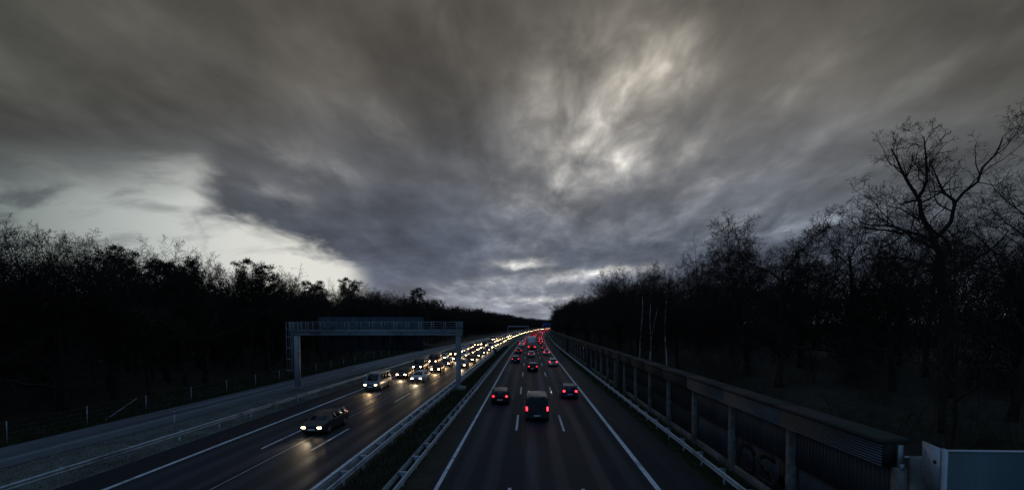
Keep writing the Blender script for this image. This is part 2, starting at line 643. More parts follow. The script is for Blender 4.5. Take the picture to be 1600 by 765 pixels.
def sheet(name, lat0, lat1, s0, s1, z, material, parent=None, cols=1, latf=None):
    """flat sheet following the road; UV holds (distance across, distance along)"""
    ss = strip_s(s0, s1)
    verts, faces, uvs = [], [], []
    for s in ss:
        l0, l1 = (lat0, lat1) if latf is None else latf(s)
        for c in range(cols + 1):
            la = l0 + (l1 - l0) * c / cols
            verts.append(P(s, la, z))
            uvs.append((la, s))
    w = cols + 1
    for r in range(len(ss) - 1):
        for c in range(cols):
            faces.append((r * w + c, r * w + c + 1, (r + 1) * w + c + 1, (r + 1) * w + c))
    me = bpy.data.meshes.new(name)
    me.from_pydata(verts, [], faces)
    uvl = me.uv_layers.new(name='UVMap')
    li = np.zeros(len(me.loops), dtype=np.int32)
    me.loops.foreach_get('vertex_index', li)
    uvl.data.foreach_set('uv', np.array(uvs, dtype=np.float32)[li].ravel())
    me.materials.append(material)
    return link(name, me, parent)


FAR = 1500.0
# ground: one sheet out to the horizon
lats = [-6000, -1500, -400, -150, -90, -60, -54, -49, -46, -43, -40, -37, -35, -30, -24, -20, -10.5, -10.2, -8, -6, -4.8, -4.5, 0, 6, 10, 11.6, 11.9,
        12.5, 13.2, 14, 15, 16, 17.5, 19, 20.5, 22, 26, 32, 45, 60, 100, 300, 1200, 6000]
gs = [-120, -60, -20] + strip_s(0, 1500) + [2000, 3000, 5000, 9000]
rg = random.Random(4)
gv, gf = [], []
for s in gs:
    for la in lats:
        z = ground_z(la)
        if (12.2 < la < 300 or -300 < la < -38) and s < 1500:
            z += rg.uniform(-.18, .18)
        if s > 1500:
            q = P(1500, la, z)
            h = heading(1500)
            gv.append((q[0] + math.sin(h) * (s - 1500), q[1] + math.cos(h) * (s - 1500), z))
        else:
            gv.append(P(s, la, z))
w = len(lats)
for r in range(len(gs) - 1):
    for c in range(w - 1):
        gf.append((r * w + c, r * w + c + 1, (r + 1) * w + c + 1, (r + 1) * w + c))
gm = bpy.data.meshes.new('ground')
gm.from_pydata(gv, [], gf)
gm.materials.append(M['soil'])
structure(link('ground', gm))

road_r = structure(sheet('road', -4.95, 8.9, -30, FAR, 0.0, M['asphalt_right']))
road_l = structure(sheet('oncoming_road', -23.0, -10.05, -30, FAR, 0.0, M['asphalt_left']))
ramp = structure(sheet('slip_road', -34.2, -29.6, -30, FAR, 0.0, M['asphalt_ramp'],
                       latf=lambda s: (-34.2 + 9.5 * min(1, max(0, (s - 90) / 260)), -29.4 + 6.4 * min(1, max(0, (s - 20) / 200)))))
structure(sheet('verge', -29.2, -23.2, -30, 260, -0.015, M['verge_soil'], latf=lambda s: (-29.3 + 6.2 * min(1, max(0, (s - 20) / 200)), -23.1)))


def line(parent, lat, width, s0=-30, s1=FAR):
    sheet('edge_line', lat - width / 2, lat + width / 2, s0, s1, 0.005, M['paint'], parent)


line(road_r, -4.5, .20)
line(road_r, 6.3, .27)
line(road_l, -10.5, .22)
line(road_l, -20.55, .25)


def dashes(parent, lat, first, width=.15, length=6.0, period=18.0, name='lane_dashes'):
    mb = MB()
    s = first - 2 * period
    while s < 1100:
        a, b, c, d = P(s, lat - width / 2, .005), P(s, lat + width / 2, .005), P(s + length, lat + width / 2, .005), P(s + length, lat - width / 2, .005)
        mb.raw([a, b, c, d], [(0, 1, 2, 3)])
        s += period
    mb.build(name, M['paint'], parent)


dashes(road_r, -.92, 34.0, .17)
dashes(road_r, 2.66, 34.0, .17)
dashes(road_l, -13.8, 28.2)
dashes(road_l, -17.2, 28.4)
# tar seam between two lanes of the oncoming carriageway
sheet('tar_seam', -15.45, -15.38, -30, 400, 0.004, M['galv'], road_l)


# ------------------------------------------------------------------ guardrails
def w_beam(mb, s_list, lat, side, z=0.62):
    """corrugated beam: profile swept along the road; side=+1 faces +lat"""
    prof = [(0, .155), (.055, .12), (.075, .085), (.055, .045), (.01, .015), (.01, -.015), (.055, -.045), (.075, -.085), (.055, -.12), (0, -.155)]
    verts = []
    n = len(prof)
    for s in s_list:
        for d, dz in prof:
            verts.append(P(s, lat + side * d, z + dz))
        for d, dz in reversed(prof):
            verts.append(P(s, lat + side * (d - .006), z + dz))
    k_ = 2 * n
    faces = []
    for r in range(len(s_list) - 1):
        for i in range(k_):
            j = (i + 1) % k_
            faces.append((r * k_ + i, r * k_ + j, (r + 1) * k_ + j, (r + 1) * k_ + i))
    mb.raw(verts, faces)


def guardrail(lat, side, label, double, spacing=4.0, s0=4.0, s1=900.0):
    root = tag(empty('guardrail', P(s0, lat, 0)), label, 'guardrail')
    off = Vector(P(s0, lat, 0))
    ss = strip_s(s0 - 24, s1)
    mb = MB()
    w_beam(mb, ss, lat, side)
    b_ = mb.build('beam', M['galv'], root)
    b_.location = -off
    back = lat - side * .46
    if double:
        mb = MB()
        w_beam(mb, ss, back, -side)
        b_ = mb.build('beam', M['galv'], root)
        b_.location = -off
    # post with its spacer bracket
    mb = MB()
    pc = -side * (.23 if double else .30)
    mb.box(pc - .05, pc + .05, -.035, .035, -.6, .70)
    x0, x1 = sorted((0.004 * -side, -side * (.456 if double else .36)))
    mb.box(x0, x1, -.075, .075, .735, .765)
    mb.box(x0, x1, -.03, .03, .56, .73)
    me = mb.mesh('post', M['galv'])
    s = s0 - 20
    rest = MB()
    k_ = 0
    while s < s1:
        p = P(s, lat, 0)
        h = heading(s)
        if s >= s0 - 8 and k_ < 100:
            o = link('post', me, root)
            o.location = Vector(p) - off
            o.rotation_euler = (0, 0, -h)
            k_ += 1
        elif k_ >= 100:
            q = Vector(p) - off
            rest.box(q.x + pc - .05, q.x + pc + .05, q.y - .04, q.y + .04, -.4, .7)
            rest.box(q.x + x0, q.x + x1, q.y - .07, q.y + .07, .73, .765)
        s += spacing
    if rest.n:
        stuff(rest.build('post_row', M['galv'], root))
    return root


guardrail(-9.35, -1, 'double steel guardrail on the central strip beside the oncoming lanes', True, 2.0 * 1.33, 10)
guardrail(-5.95, 1, 'double steel guardrail with ladder-like brackets along the lanes with red tail lights', True, 2.0 * 1.33, 10)
guardrail(9.55, -1, 'steel guardrail on the grass strip in front of the noise barrier', False, 3.0, 10)
guardrail(-23.55, 1, 'steel guardrail between the oncoming lanes and the pale grass verge', False, 4.0, 10)


# ------------------------------------------------------------------ noise barrier on the right
def noise_barrier():
    bay = 5.65
    s_start = 14.05
    root = tag(empty('noise_barrier', P(s_start, 11.3, 0)), 'long noise barrier with concrete posts, ribbed panels and heavy coping', 'noise barrier')
    off = Vector(P(s_start, 11.3, 0))
    # everything is modelled in bay coordinates: x across (road is -x), y along the bay, z up
    mb = MB()
    mb.bbox(-.24, .10, -.13, .13, -.3, 3.66, .02)
    post = mb.mesh('post', M['concrete'])
    mb = MB()
    mb.bbox(-.70, .24, .012, bay - .012, 4.40, 4.55, .025)
    coping = mb.mesh('coping_slab', M['coping'])
    # louvre panel: plain box, coloured dark for the shade between slats
    mb = MB()
    mb.box(-.56, -.15, .03, bay - .03, 3.70, 4.39)
    louvre = mb.mesh('louvre_panel', M['gap_shade'])
    mb = MB()
    n = 8
    pitch = (4.385 - 3.705) / n
    for i in range(n):           # slats pale and panel behind dark, painting lit and shaded bands
        z = 3.705 + i * pitch
        mb.bbox(-.625, -.575, .022, bay - .022, z, z + pitch * .56, .005)
    slats = mb.mesh('slats', M['louvre'])
    mb = MB()
    mb.bbox(-.60, -.15, .03, bay - .03, 3.70, 4.385, .02)
    plain = mb.mesh('upper_panel', M['dark_panel'])

    def ribs(x, z0, z1):
        mb_ = MB()
        pitch = .20
        y = .18
        pf = []
        while y < bay - .18 - pitch:
            pf += [(x, y), (x - .07, y + .03), (x - .07, y + .10), (x, y + .13)]
            y += pitch
        pf += [(x, bay - .18), (x + .03, bay - .18), (x + .03, .18)]
        m__ = len(pf)
        mb_.raw([(a, b_, z0) for a, b_ in pf] + [(a, b_, z1) for a, b_ in pf],
                [(i, m__ + i, m__ + (i + 1) % m__, (i + 1) % m__) for i in range(m__)] + [tuple(range(m__)), tuple(range(2 * m__ - 1, m__ - 1, -1))])
        return mb_
    up_m = ribs(.0, 2.02, 3.695).mesh('ribbed_panel', M['rib'])
    lo_m = ribs(.13, .32, 2.02).mesh('ribbed_panel', M['rib'])
    up_d = ribs(.0, 2.02, 3.695).mesh('ribbed_panel', M['dark_panel'])
    lo_d = ribs(.13, .32, 2.02).mesh('ribbed_panel', M['dark_panel'])
    mb = MB()
    mb.bbox(-.06, .22, .175, bay - .175, -.2, .318, .02)
    plinth = mb.mesh('plinth', M['concrete'])
    mb = MB()
    mb.bbox(-.80, .12, -.5, .5, -.2, 4.62, .03)
    pier = mb.mesh('pier', M['dark_panel'])

    rest = MB()
    i = 0
    s = s_start
    while s < 760:
        h = heading(s + bay / 2)
        pos = Vector(P(s, 11.3, 0)) - off
        if i < 96:
            parts = [('post', post), ('coping_slab', coping), ('louvre_panel', louvre) if i < 3 else ('upper_panel', plain),
                     ('ribbed_panel', up_m if i < 3 else up_d), ('ribbed_panel', lo_m if i < 3 else lo_d), ('plinth', plinth)]
            for nm, me in parts:
                o = link(nm, me, root)
                o.location = pos
                o.rotation_euler = (0, 0, -h)
                if nm == 'louvre_panel':
                    link('slats', slats, o)
            if i in (7, 12, 20):
                o = link('pier', pier, root)
                o.location = pos + Vector((0, .6, 0))
        else:
            a = len(rest.v)
            for bx in ((-.70, .24, .01, bay - .01, 4.40, 4.55), (-.60, -.15, .03, bay - .03, 3.70, 4.385), (.03, .13, .18, bay - .18, .3, 3.69),
                       (-.24, .10, -.17, .17, -.3, 3.66)):
                rest.box(*bx)
            rot = Matrix.Rotation(-h, 3, 'Z')
            for q in range(a, len(rest.v)):
                rest.v[q] = np.array([tuple(rot @ Vector(p) + pos) for p in rest.v[q]])
        i += 1
        s += bay
    stuff(rest.build('far_bays', M['dark_panel'], root))
    # end of the barrier: closing post and the strap that holds the louvre box
    mb = MB()
    mb.bbox(.12, .62, -.30, -.05, -.3, 4.05, .02)
    mb.bbox(.62, 1.25, -.22, -.05, -.3, 3.78, .02)
    mb.build('end_post', M['concrete'], root)
    mb = MB()
    mb.box(-.16, -.02, -.06, -.03, 3.72, 4.36)
    mb.tube([(-.02, -.10, 4.02), (.16, -.10, 4.02)], .035, 8)
    mb.box(-.14, -.02, -.14, -.06, 3.62, 3.80)
    mb.build('bracket', M['gantry_steel'], root)

    # black graffiti letters on the second bay's lower panels
    def stroke(mb_, pts, wid, x):
        """thick flat polyline in the panel's plane, with a little thickness"""
        for (y0, z0), (y1, z1) in zip(pts[:-1], pts[1:]):
            d = math.hypot(y1 - y0, z1 - z0)
            ey, ez = (y1 - y0) / d * wid * .35, (z1 - z0) / d * wid * .35
            nx, nz = -(z1 - z0) / d * wid / 2, (y1 - y0) / d * wid / 2
            a = [(y0 - ey + nx, z0 - ez + nz), (y0 - ey - nx, z0 - ez - nz), (y1 + ey - nx, z1 + ez - nz), (y1 + ey + nx, z1 + ez + nz)]
            x -= .0007
            vs2 = [(x, y, z) for y, z in a] + [(x + .004, y, z) for y, z in a]
            mb_.raw(vs2, [(0, 1, 2, 3), (7, 6, 5, 4), (0, 4, 5, 1), (1, 5, 6, 2), (2, 6, 7, 3), (3, 7, 4, 0)])
    b0 = bay            # the bay begins one bay from the end
    lx = .054
    mb = MB()
    f = lambda y, z: (b0 + y, z)
    # letter O
    stroke(mb, [f(4.55, 1.72), f(4.9, 1.45), f(4.9, .75), f(4.5, .42), f(3.75, .42), f(3.45, .7), f(3.45, 1.5), f(3.75, 1.75), f(4.55, 1.75)], .34, lx)
    mb.build('graffiti_letter', M['spray'], root)
    mb = MB()
    # letter S
    stroke(mb, [f(1.55, 1.72), f(2.3, 1.75), f(2.85, 1.6), f(2.9, 1.25), f(2.4, 1.05), f(1.8, .95), f(1.5, .72), f(1.7, .45), f(2.9, .42)], .30, lx)
    mb.build('graffiti_letter', M['spray'], root)
    mb = MB()
    stroke(mb, [f(.85, 1.8), f(.8, .45)], .62, lx)
    stroke(mb, [f(1.15, 1.0), f(.5, .9)], .4, lx)
    mb.build('graffiti_block', M['spray'], root)
    # scribbled tag on the post between the first two bays
    mb = MB()
    def scrib(pts):
        stroke(mb, [(b0 + y, z) for y, z in pts], .03, -.242)
    scrib([(-.10, 1.05), (.06, 1.12), (.10, .98), (-.02, .90), (-.08, .98), (.04, 1.03)])
    scrib([(.10, .80), (-.09, .62), (.08, .60), (-.06, .42), (.10, .36)])
    scrib([(-.08, .80), (.02, .70), (.11, .52)])
    mb.build('graffiti_tag', M['spray'], root)


noise_barrier()


# ------------------------------------------------------------------ blue-grey metal wall panel by the bridge end
def wall_panel():
    y0 = 12.75
    root = tag(empty('metal_wall_panel', (11.4, y0, 0)), 'blue grey metal wall panel with a pale end post', 'wall panel')
    L_ = 9.0
    mb = MB()
    mb.bbox(.0, L_, -.05, .03, -.3, 4.53, .006)
    mb.build('sheet', M['aluminium'], root)
    mb = MB()
    mb.bbox(.02, L_, -.075, .05, 4.534, 4.572, .008)
    mb.build('top_rail', M['pale_metal'], root)
    mb = MB()
    mb.box(-.075, -.004, -.09, .06, -.3, 4.60)
    vs_ = [(-.078, .06, 4.60), (-.078, .62, 4.66), (-.078, .62, 3.75), (-.078, .42, 3.45), (-.078, .06, 3.32)]
    m_ = len(vs_)
    mb.raw(vs_ + [(x - .02, y, z) for x, y, z in vs_], [tuple(range(m_)), tuple(range(2 * m_ - 1, m_ - 1, -1))] + [(i, m_ + i, m_ + (i + 1) % m_, (i + 1) % m_) for i in range(m_)])
    post = mb.build('end_post', M['pale_metal'], root)
    mb = MB()
    for yy, zz, r in ((.20, 4.18, .055), (.50, 4.38, .018), (.50, 3.95, .018)):
        mb.tube([(-.105, yy, zz), (-.09, yy, zz)], r, 10)
    mb.build('bolt', M['trim'], post)
    mb = MB()
    mb.bbox(3.38, 3.44, -.058, -.05, 3.58, 3.72, .003)
    mb.build('rivet_plate', M['trim'], root)


wall_panel()


# ------------------------------------------------------------------ sign gantry over the oncoming carriageway
def gantry():
    Yg = 54.7
    root = tag(empty('sign_gantry', (-8.5, Yg, 0)), 'grey steel sign gantry with railed walkway spanning the oncoming lanes', 'gantry')
    X0, X1 = -28.9 + 8.5, 0.45          # ends of the beam relative to the right post
    for x in (0.0, -28.35 + 8.5):
        mb = MB()
        mb.bbox(x - .27, x + .27, -.27, .27, .0 if x else .25, 6.63, .02)
        p = mb.build('post', M['gantry_steel'], root)
        mb = MB()
        for bx in (-.32, .32):
            for by in (-.32, .32):
                mb.tube([(x + bx, by, .2 if x else .5), (x + bx, by, .3 if x else .62)], .03, 6)
        mb.bbox(x - .42, x + .42, -.42, .42, .15 if x else .47, .2 if x else .52, .01)
        mb.build('base_plate', M['gantry_steel'], p)
    mb = MB()
    mb.bbox(-.85, .85, -.75, .75, -.3, .46, .06)
    mb.build('footing', M['concrete'], root)
    mb = MB()
    mb.bbox(X0, X1, -.35, .35, 6.64, 7.06, .03)
    mb.box(X0 - .02, X1 + .03, -.62, .62, 7.07, 7.14)
    for k_ in range(13):
        xx = X0 + .8 + k_ * (X1 - X0 - 1.6) / 12
        mb.box(xx - .05, xx + .05, -.40, -.353, 6.66, 7.04)
    mb.build('beam', M['gantry_steel'], root)
    # railing on both sides of the walkway
    for side in (-1, 1):
        mb = MB()
        yy = side * .60
        for zz in (7.42, 7.72, 8.02, 8.28):
            mb.tube([(X0, yy, zz), (X1, yy, zz)], .028 if zz < 8.2 else .038, 6)
        k_ = 0
        xs = [X0, X0 + .45, X0 + .9, X0 + 1.35] + list(np.arange(X0 + 2.25, X1, 1.5)) + [X1 - .2, X1]
        for xx in xs:
            mb.tube([(xx, yy, 7.13), (xx, yy, 8.28)], .034, 6)
        mb.box(X0, X1, yy - .012, yy + .012, 7.15, 7.27)
        mb.build('railing', M['gantry_steel'], root)
    # caged ladder outside the left post
    mb = MB()
    lx = X0 - .35
    for yy in (-.22, .22):
        mb.tube([(lx + .25, yy, 2.1), (lx + .25, yy, 8.25)], .03, 6)
    z = 2.2
    while z < 8.2:
        mb.tube([(lx + .25, -.22, z), (lx + .25, .22, z)], .016, 5)
        z += .28
    for yy in (-.30, 0, .30):
        mb.tube([(lx - .42 + abs(yy) * .5, yy, 2.3), (lx - .42 + abs(yy) * .5, yy, 8.25)], .02, 5)
    for zz in (2.35, 3.75, 5.1, 6.45, 7.4, 8.2):
        pts = [(lx + .25, -.22, zz), (lx - .05, -.36, zz), (lx - .32, -.30, zz), (lx - .42, 0, zz), (lx - .32, .30, zz), (lx - .05, .36, zz), (lx + .25, .22, zz)]
        for a, b_ in zip(pts[:-1], pts[1:]):
            mb.tube([a, b_], .024, 5)
    for zz in (2.4, 4.4, 6.4):
        mb.tube([(lx + .25, 0, zz), (-28.35 + 8.5, 0, zz)], .025, 5)
    mb.build('ladder', M['gantry_steel'], root)
    # the sign hung on the far side; only its back is seen from here
    s_root = tag(empty('overhead_sign', (-19.6, Yg + .95, 4.75)), 'wide dark blue road sign seen from behind on the gantry', 'road sign')
    mb = MB()
    n = 8
    wd = 13.2 / n
    for k_ in range(n):
        mb.box(-6.6 + k_ * wd + .012, -6.6 + (k_ + 1) * wd - .012, .10, .14, .0, 4.12)
    mb.build('back_sheet', M['sign_back'], s_root)
    mb = MB()
    mb.box(-6.62, 6.62, .142, .16, -.02, 4.14)
    mb.build('sign_face', M['sign_blue'], s_root)
    for k_ in range(n):
        mb = MB()
        xx = -6.6 + (k_ + .5) * wd
        mb.box(xx - .05, xx + .05, -.02, .098, .05, 4.07)
        mb.box(xx - .07, xx + .07, -.30, -.02, 1.0, 1.5)
        mb.box(xx - .07, xx + .07, -.32, -.02, 2.25, 2.38)
        mb.build('stiffener', M['sign_back'], s_root)


gantry()


def far_gantry():
    # small gantry far down the oncoming carriageway
    s = 395
    c = P(s, 0, 0)
    root = tag(empty('far_gantry', c, -heading(s)), 'small dark distant gantry over the oncoming lanes', 'gantry')
    for x in (-26.0, -8.0):
        mb = MB()
        mb.bbox(x - .25, x + .25, -.25, .25, -.1, 5.6, .03)
        mb.build('post', M['gantry_steel'], root)
    mb = MB()
    mb.bbox(-26.3, -7.7, -.4, .4, 5.62, 6.6, .05)
    mb.build('beam', M['gantry_steel'], root)
    s = 640
    c = P(s, 0, 0)
    root = tag(empty('blue_sign_gantry', c, -heading(s)), 'distant blue direction sign across the carriageway on two legs', 'road sign')
    for x in (-6.6, 10.5):
        mb = MB()
        mb.bbox(x - .3, x + .3, -.3, .3, -.1, 7.0, .03)
        mb.build('post', M['gantry_steel'], root)
    mb = MB()
    mb.bbox(-7.0, 11.0, -.2, .2, 7.02, 7.7, .05)
    mb.build('beam', M['gantry_steel'], root)
    for x0, x1 in ((-6.0, 1.2), (1.6, 9.8)):
        mb = MB()
        mb.bbox(x0, x1, -.34, -.22, 4.7, 10.2, .02)
        mb.build('sign_face', M['sign_blue'], root)


far_gantry()


# ------------------------------------------------------------------ small signs and posts
def marker_sign(s, lat, label, hh=2.1):
    root = tag(empty('marker_sign', P(s, lat, 0), -heading(s)), label, 'sign')
    mb = MB()
    mb.tube([(0, 0, -.2), (0, 0, hh)], .045, 8)
    mb.build('pole', M['gantry_steel'], root)
    mb = MB()
    mb.bbox(-.30, .30, -.06, -.048, hh - 1.15, hh + .05, .004)
    mb.build('plate', M['trim'], root)


marker_sign(109, -8.0, 'dark narrow marker plate on a pole in the central strip, the nearer one')
marker_sign(300, -8.0, 'dark narrow marker plate in the central strip, the distant one', 3.2)

mbp = MB()
mbp.bbox(-.06, .06, -.05, .05, -.2, 1.0, .015)
dme = mbp.mesh('post', M['pale_metal'])
mbp = MB()
mbp.box(-.062, .062, -.053, .053, .78, .93)
dband = mbp.mesh('reflector_band', M['trim'])
for i, (s, la, lb) in enumerate([(35.5, -28.6, 'white delineator post on the verge nearest the viewer by the slip road'),
                                 (72, 10.4, 'white delineator post behind the guardrail before the noise barrier'),
                                 (88, -24.6, 'white delineator post where the verge narrows beyond the gantry')]):
    r_ = tag(empty('delineator_post', P(s, la, -.02)), lb, 'post')
    link('post', dme, r_)
    link('reflector_band', dband, r_)


def wire_fence():
    root = tag(empty('wire_fence', P(26, -35.2, 0)), 'thin wire fence with slim posts along the edge of the left wood', 'fence')
    off = Vector(P(26, -35.2, 0))
    mb = MB()
    mb.tube([(0, 0, -.2), (0, 0, 1.5)], .03, 6)
    me = mb.mesh('post', M['galv'])
    s = 18
    while s < 150:
        o = link('post', me, root)
        o.location = Vector(P(s, -35.2, 0)) - off
        s += 5.6
    mb = MB()
    for z in (.3, .65, 1.0, 1.4):
        mb.tube([Vector(P(q, -35.2, z)) - off for q in range(18, 151, 6)], .0025, 4)
    mb.build('wire', M['galv'], root)
    mb = MB()
    mb.tube([Vector(P(39.4, -30.2 - 5, 1.35)) - off, Vector(P(36.2, -35.2, 0)) - off], .03, 6)
    mb.build('brace', M['galv'], root)


wire_fence()


# ------------------------------------------------------------------ vehicles (at rest, lamps lit)
def car_hull(stations):
    """body loft. stations: (y, half width, z bottom, belt z, half roof width, roof z)"""
    mb = MB()
    rings = []
    for y, w_, zb, belt, wr, rf in stations:
        half = [(0, zb), (w_ * .86, zb), (w_ * .97, zb + .10), (w_, (zb + belt) * .5), (w_ * .985, belt - .06), (w_ * .95, belt), (wr, rf - .035), (wr * .86, rf), (0, rf + .02)]
        ring = half + [(-x, z) for x, z in reversed(half[1:-1])]
        rings.append([(x, y, z) for x, z in ring])
    n = len(rings[0])
    vs_ = [p for r in rings for p in r]
    fs = [tuple(range(n)), tuple(range(len(vs_) - 1, len(vs_) - n - 1, -1))]
    for r in range(len(rings) - 1):
        for i in range(n):
            j = (i + 1) % n
            fs.append((r * n + i, (r + 1) * n + i, (r + 1) * n + j, r * n + j))
    mb.raw(vs_, fs)
    return mb


def quad_panel(pts, inset, push):
    """thin pane lying just proud of the body over four corner points"""
    p = [Vector(q) for q in pts]
    c = sum(p, Vector()) / 4
    nrm = (p[1] - p[0]).cross(p[3] - p[0]).normalized()
    q = [c + (v - c) * (1 - inset) for v in p]
    mb = MB()
    mb.raw([tuple(v + nrm * push) for v in q] + [tuple(v - nrm * .03) for v in q],
           [(0, 1, 2, 3), (7, 6, 5, 4), (0, 4, 5, 1), (1, 5, 6, 2), (2, 6, 7, 3), (3, 7, 4, 0)])
    return mb


def make_car(name, st, wb, iw, ir, lamp_y, lamp_w, tail_z, tail_size, paint):
    """st: stations front last; iw / ir: station indices (base, top) of windscreen and rear window"""
    root = empty(name, (0, -200, 0))
    body = car_hull(st).build('body', paint, root, smooth=True)
    body.data.set_sharp_from_angle(angle=R(32))
    def belt(i, sx): y, w_, zb, be, wr, rf = st[i]; return (sx * w_ * .95, y, be)
    def roof(i, sx): y, w_, zb, be, wr, rf = st[i]; return (sx * wr, y, rf - .035)
    b, t = iw
    yb, wb_, _, beb, wrb, rfb = st[b]
    yt, wt_, _, bet, wrt, rft = st[t]
    quad_panel([(wrb * .86, yb, rfb), (-wrb * .86, yb, rfb), (-wrt * .86, yt, rft), (wrt * .86, yt, rft)][::-1], .10, .012).build('windscreen', M['glass'], root)
    b2, t2 = ir
    y2, _, _, _, wr2, rf2 = st[b2]
    y3, _, _, _, wr3, rf3 = st[t2]
    quad_panel([(wr2 * .86, y2, rf2), (-wr2 * .86, y2, rf2), (-wr3 * .86, y3, rf3), (wr3 * .86, y3, rf3)], .12, .012).build('rear_window', M['glass'], root)
    for sx in (-1, 1):
        for a, c in zip(range(t2, t), range(t2 + 1, t + 1)):
            pts = [belt(a, sx), belt(c, sx), roof(c, sx), roof(a, sx)]
            if sx < 0:
                pts = pts[::-1]
            quad_panel(pts, .14, .012).build('side_window', M['glass'], root)
        yf, wf, zbf, bf, _, _ = st[-1]
        yr, wr_, zbr, br, _, _ = st[0]
        # headlamp and tail lamp
        mb = MB()
        x = sx * (wf - lamp_w / 2 - .02)
        mb.bbox(x - lamp_w / 2, x + lamp_w / 2, yf - .14, yf + .015, bf - .135, bf - .015, .02)
        mb.build('headlight', M['head'], root)
        mb = MB()
        x = sx * (wr_ - tail_size[0] / 2 - .01)
        mb.bbox(x - tail_size[0] / 2, x + tail_size[0] / 2, yr - .015, yr + .12, tail_z, tail_z + tail_size[1], .02)
        mb.build('tail_light', M['tail'], root)
        mb = MB()
        ym = st[iw[0]][0] - .28
        mb.bbox(sx * (wb_ + .12) - .09, sx * (wb_ + .12) + .09, ym - .05, ym + .06, beb + .02, beb + .15, .02)
        mb.build('wing_mirror', paint, root)
        for yy in (-wb / 2, wb / 2 + .05):
            wh = empty('wheel', (0, 0, 0))
            wh.parent = root
            wx = sx * (max(s_[1] for s_ in st) - .10)
            mb = MB()
            mb.tube([(wx - .105, yy, .32), (wx - .085, yy, .32), (wx + .085, yy, .32), (wx + .105, yy, .32)], [.27, .32, .32, .27], 20)
            mb.build('tyre', M['tyre'], wh)
            mb = MB()
            mb.tube([(wx + sx * .10, yy, .32), (wx + sx * .118, yy, .32)], [.22, .20], 14)
            mb.build('rim', M['rim'], wh)
    yf, wf, zbf, bf, _, _ = st[-1]
    mb = MB()
    mb.bbox(-wf * .55, wf * .55, yf - .05, yf + .02, bf - .17, bf - .03, .015)
    mb.bbox(-wf * .8, wf * .8, yf - .05, yf + .025, zbf + .02, zbf + .15, .015)
    mb.build('grille', M['trim'], root)
    for yy in (yf + .03, st[0][0] - .03):
        mb = MB()
        mb.bbox(-.26, .26, yy - .01, yy + .01, .44 if yy > 0 else .50, .55 if yy > 0 else .61, .004)
        mb.build('number_plate', M['plate'], root)
    return root


HATCH = [(-2.12, .76, .34, .84, .70, .90), (-2.04, .84, .24, .96, .70, .98), (-1.70, .88, .22, .97, .60, 1.40), (-1.0, .90, .20, .96, .61, 1.47),
         (.05, .90, .20, .94, .61, 1.47), (.50, .90, .20, .93, .59, 1.40), (1.22, .89, .20, .92, .74, .97), (1.95, .85, .22, .80, .66, .84), (2.12, .74, .34, .72, .58, .75)]
ESTATE = [(-2.38, .78, .34, .84, .70, .90), (-2.30, .86, .24, .97, .68, .99), (-2.02, .89, .22, .97, .61, 1.38), (-1.1, .91, .20, .96, .62, 1.45),
          (.0, .91, .20, .94, .62, 1.46), (.55, .91, .20, .93, .60, 1.39), (1.35, .90, .20, .92, .76, .96), (2.15, .86, .22, .80, .68, .84), (2.36, .75, .34, .71, .60, .74)]
VAN = [(-2.60, .92, .38, 1.10, .80, 1.95), (-2.50, .96, .28, 1.18, .82, 2.05), (-2.30, .97, .25, 1.18, .82, 2.10), (-.8, .98, .24, 1.18, .83, 2.13),
       (.5, .98, .24, 1.18, .82, 2.12), (1.30, .98, .24, 1.16, .78, 2.00), (2.05, .96, .25, 1.12, .82, 1.16), (2.50, .90, .27, .98, .74, 1.02), (2.66, .80, .36, .85, .66, .88)]
GREY = CAR_COL['dark grey']
proto = {
    'hatchback': make_car('hatchback_car', HATCH, 2.55, (6, 5), (1, 2), 2.1, .29, .78, (.22, .20), GREY),
    'estate car': make_car('estate_car', ESTATE, 2.75, (6, 5), (1, 2), 2.3, .31, .80, (.24, .18), GREY),
    'van': make_car('van', VAN, 3.0, (6, 5), (0, 1), 2.6, .30, .95, (.14, .34), GREY),
}


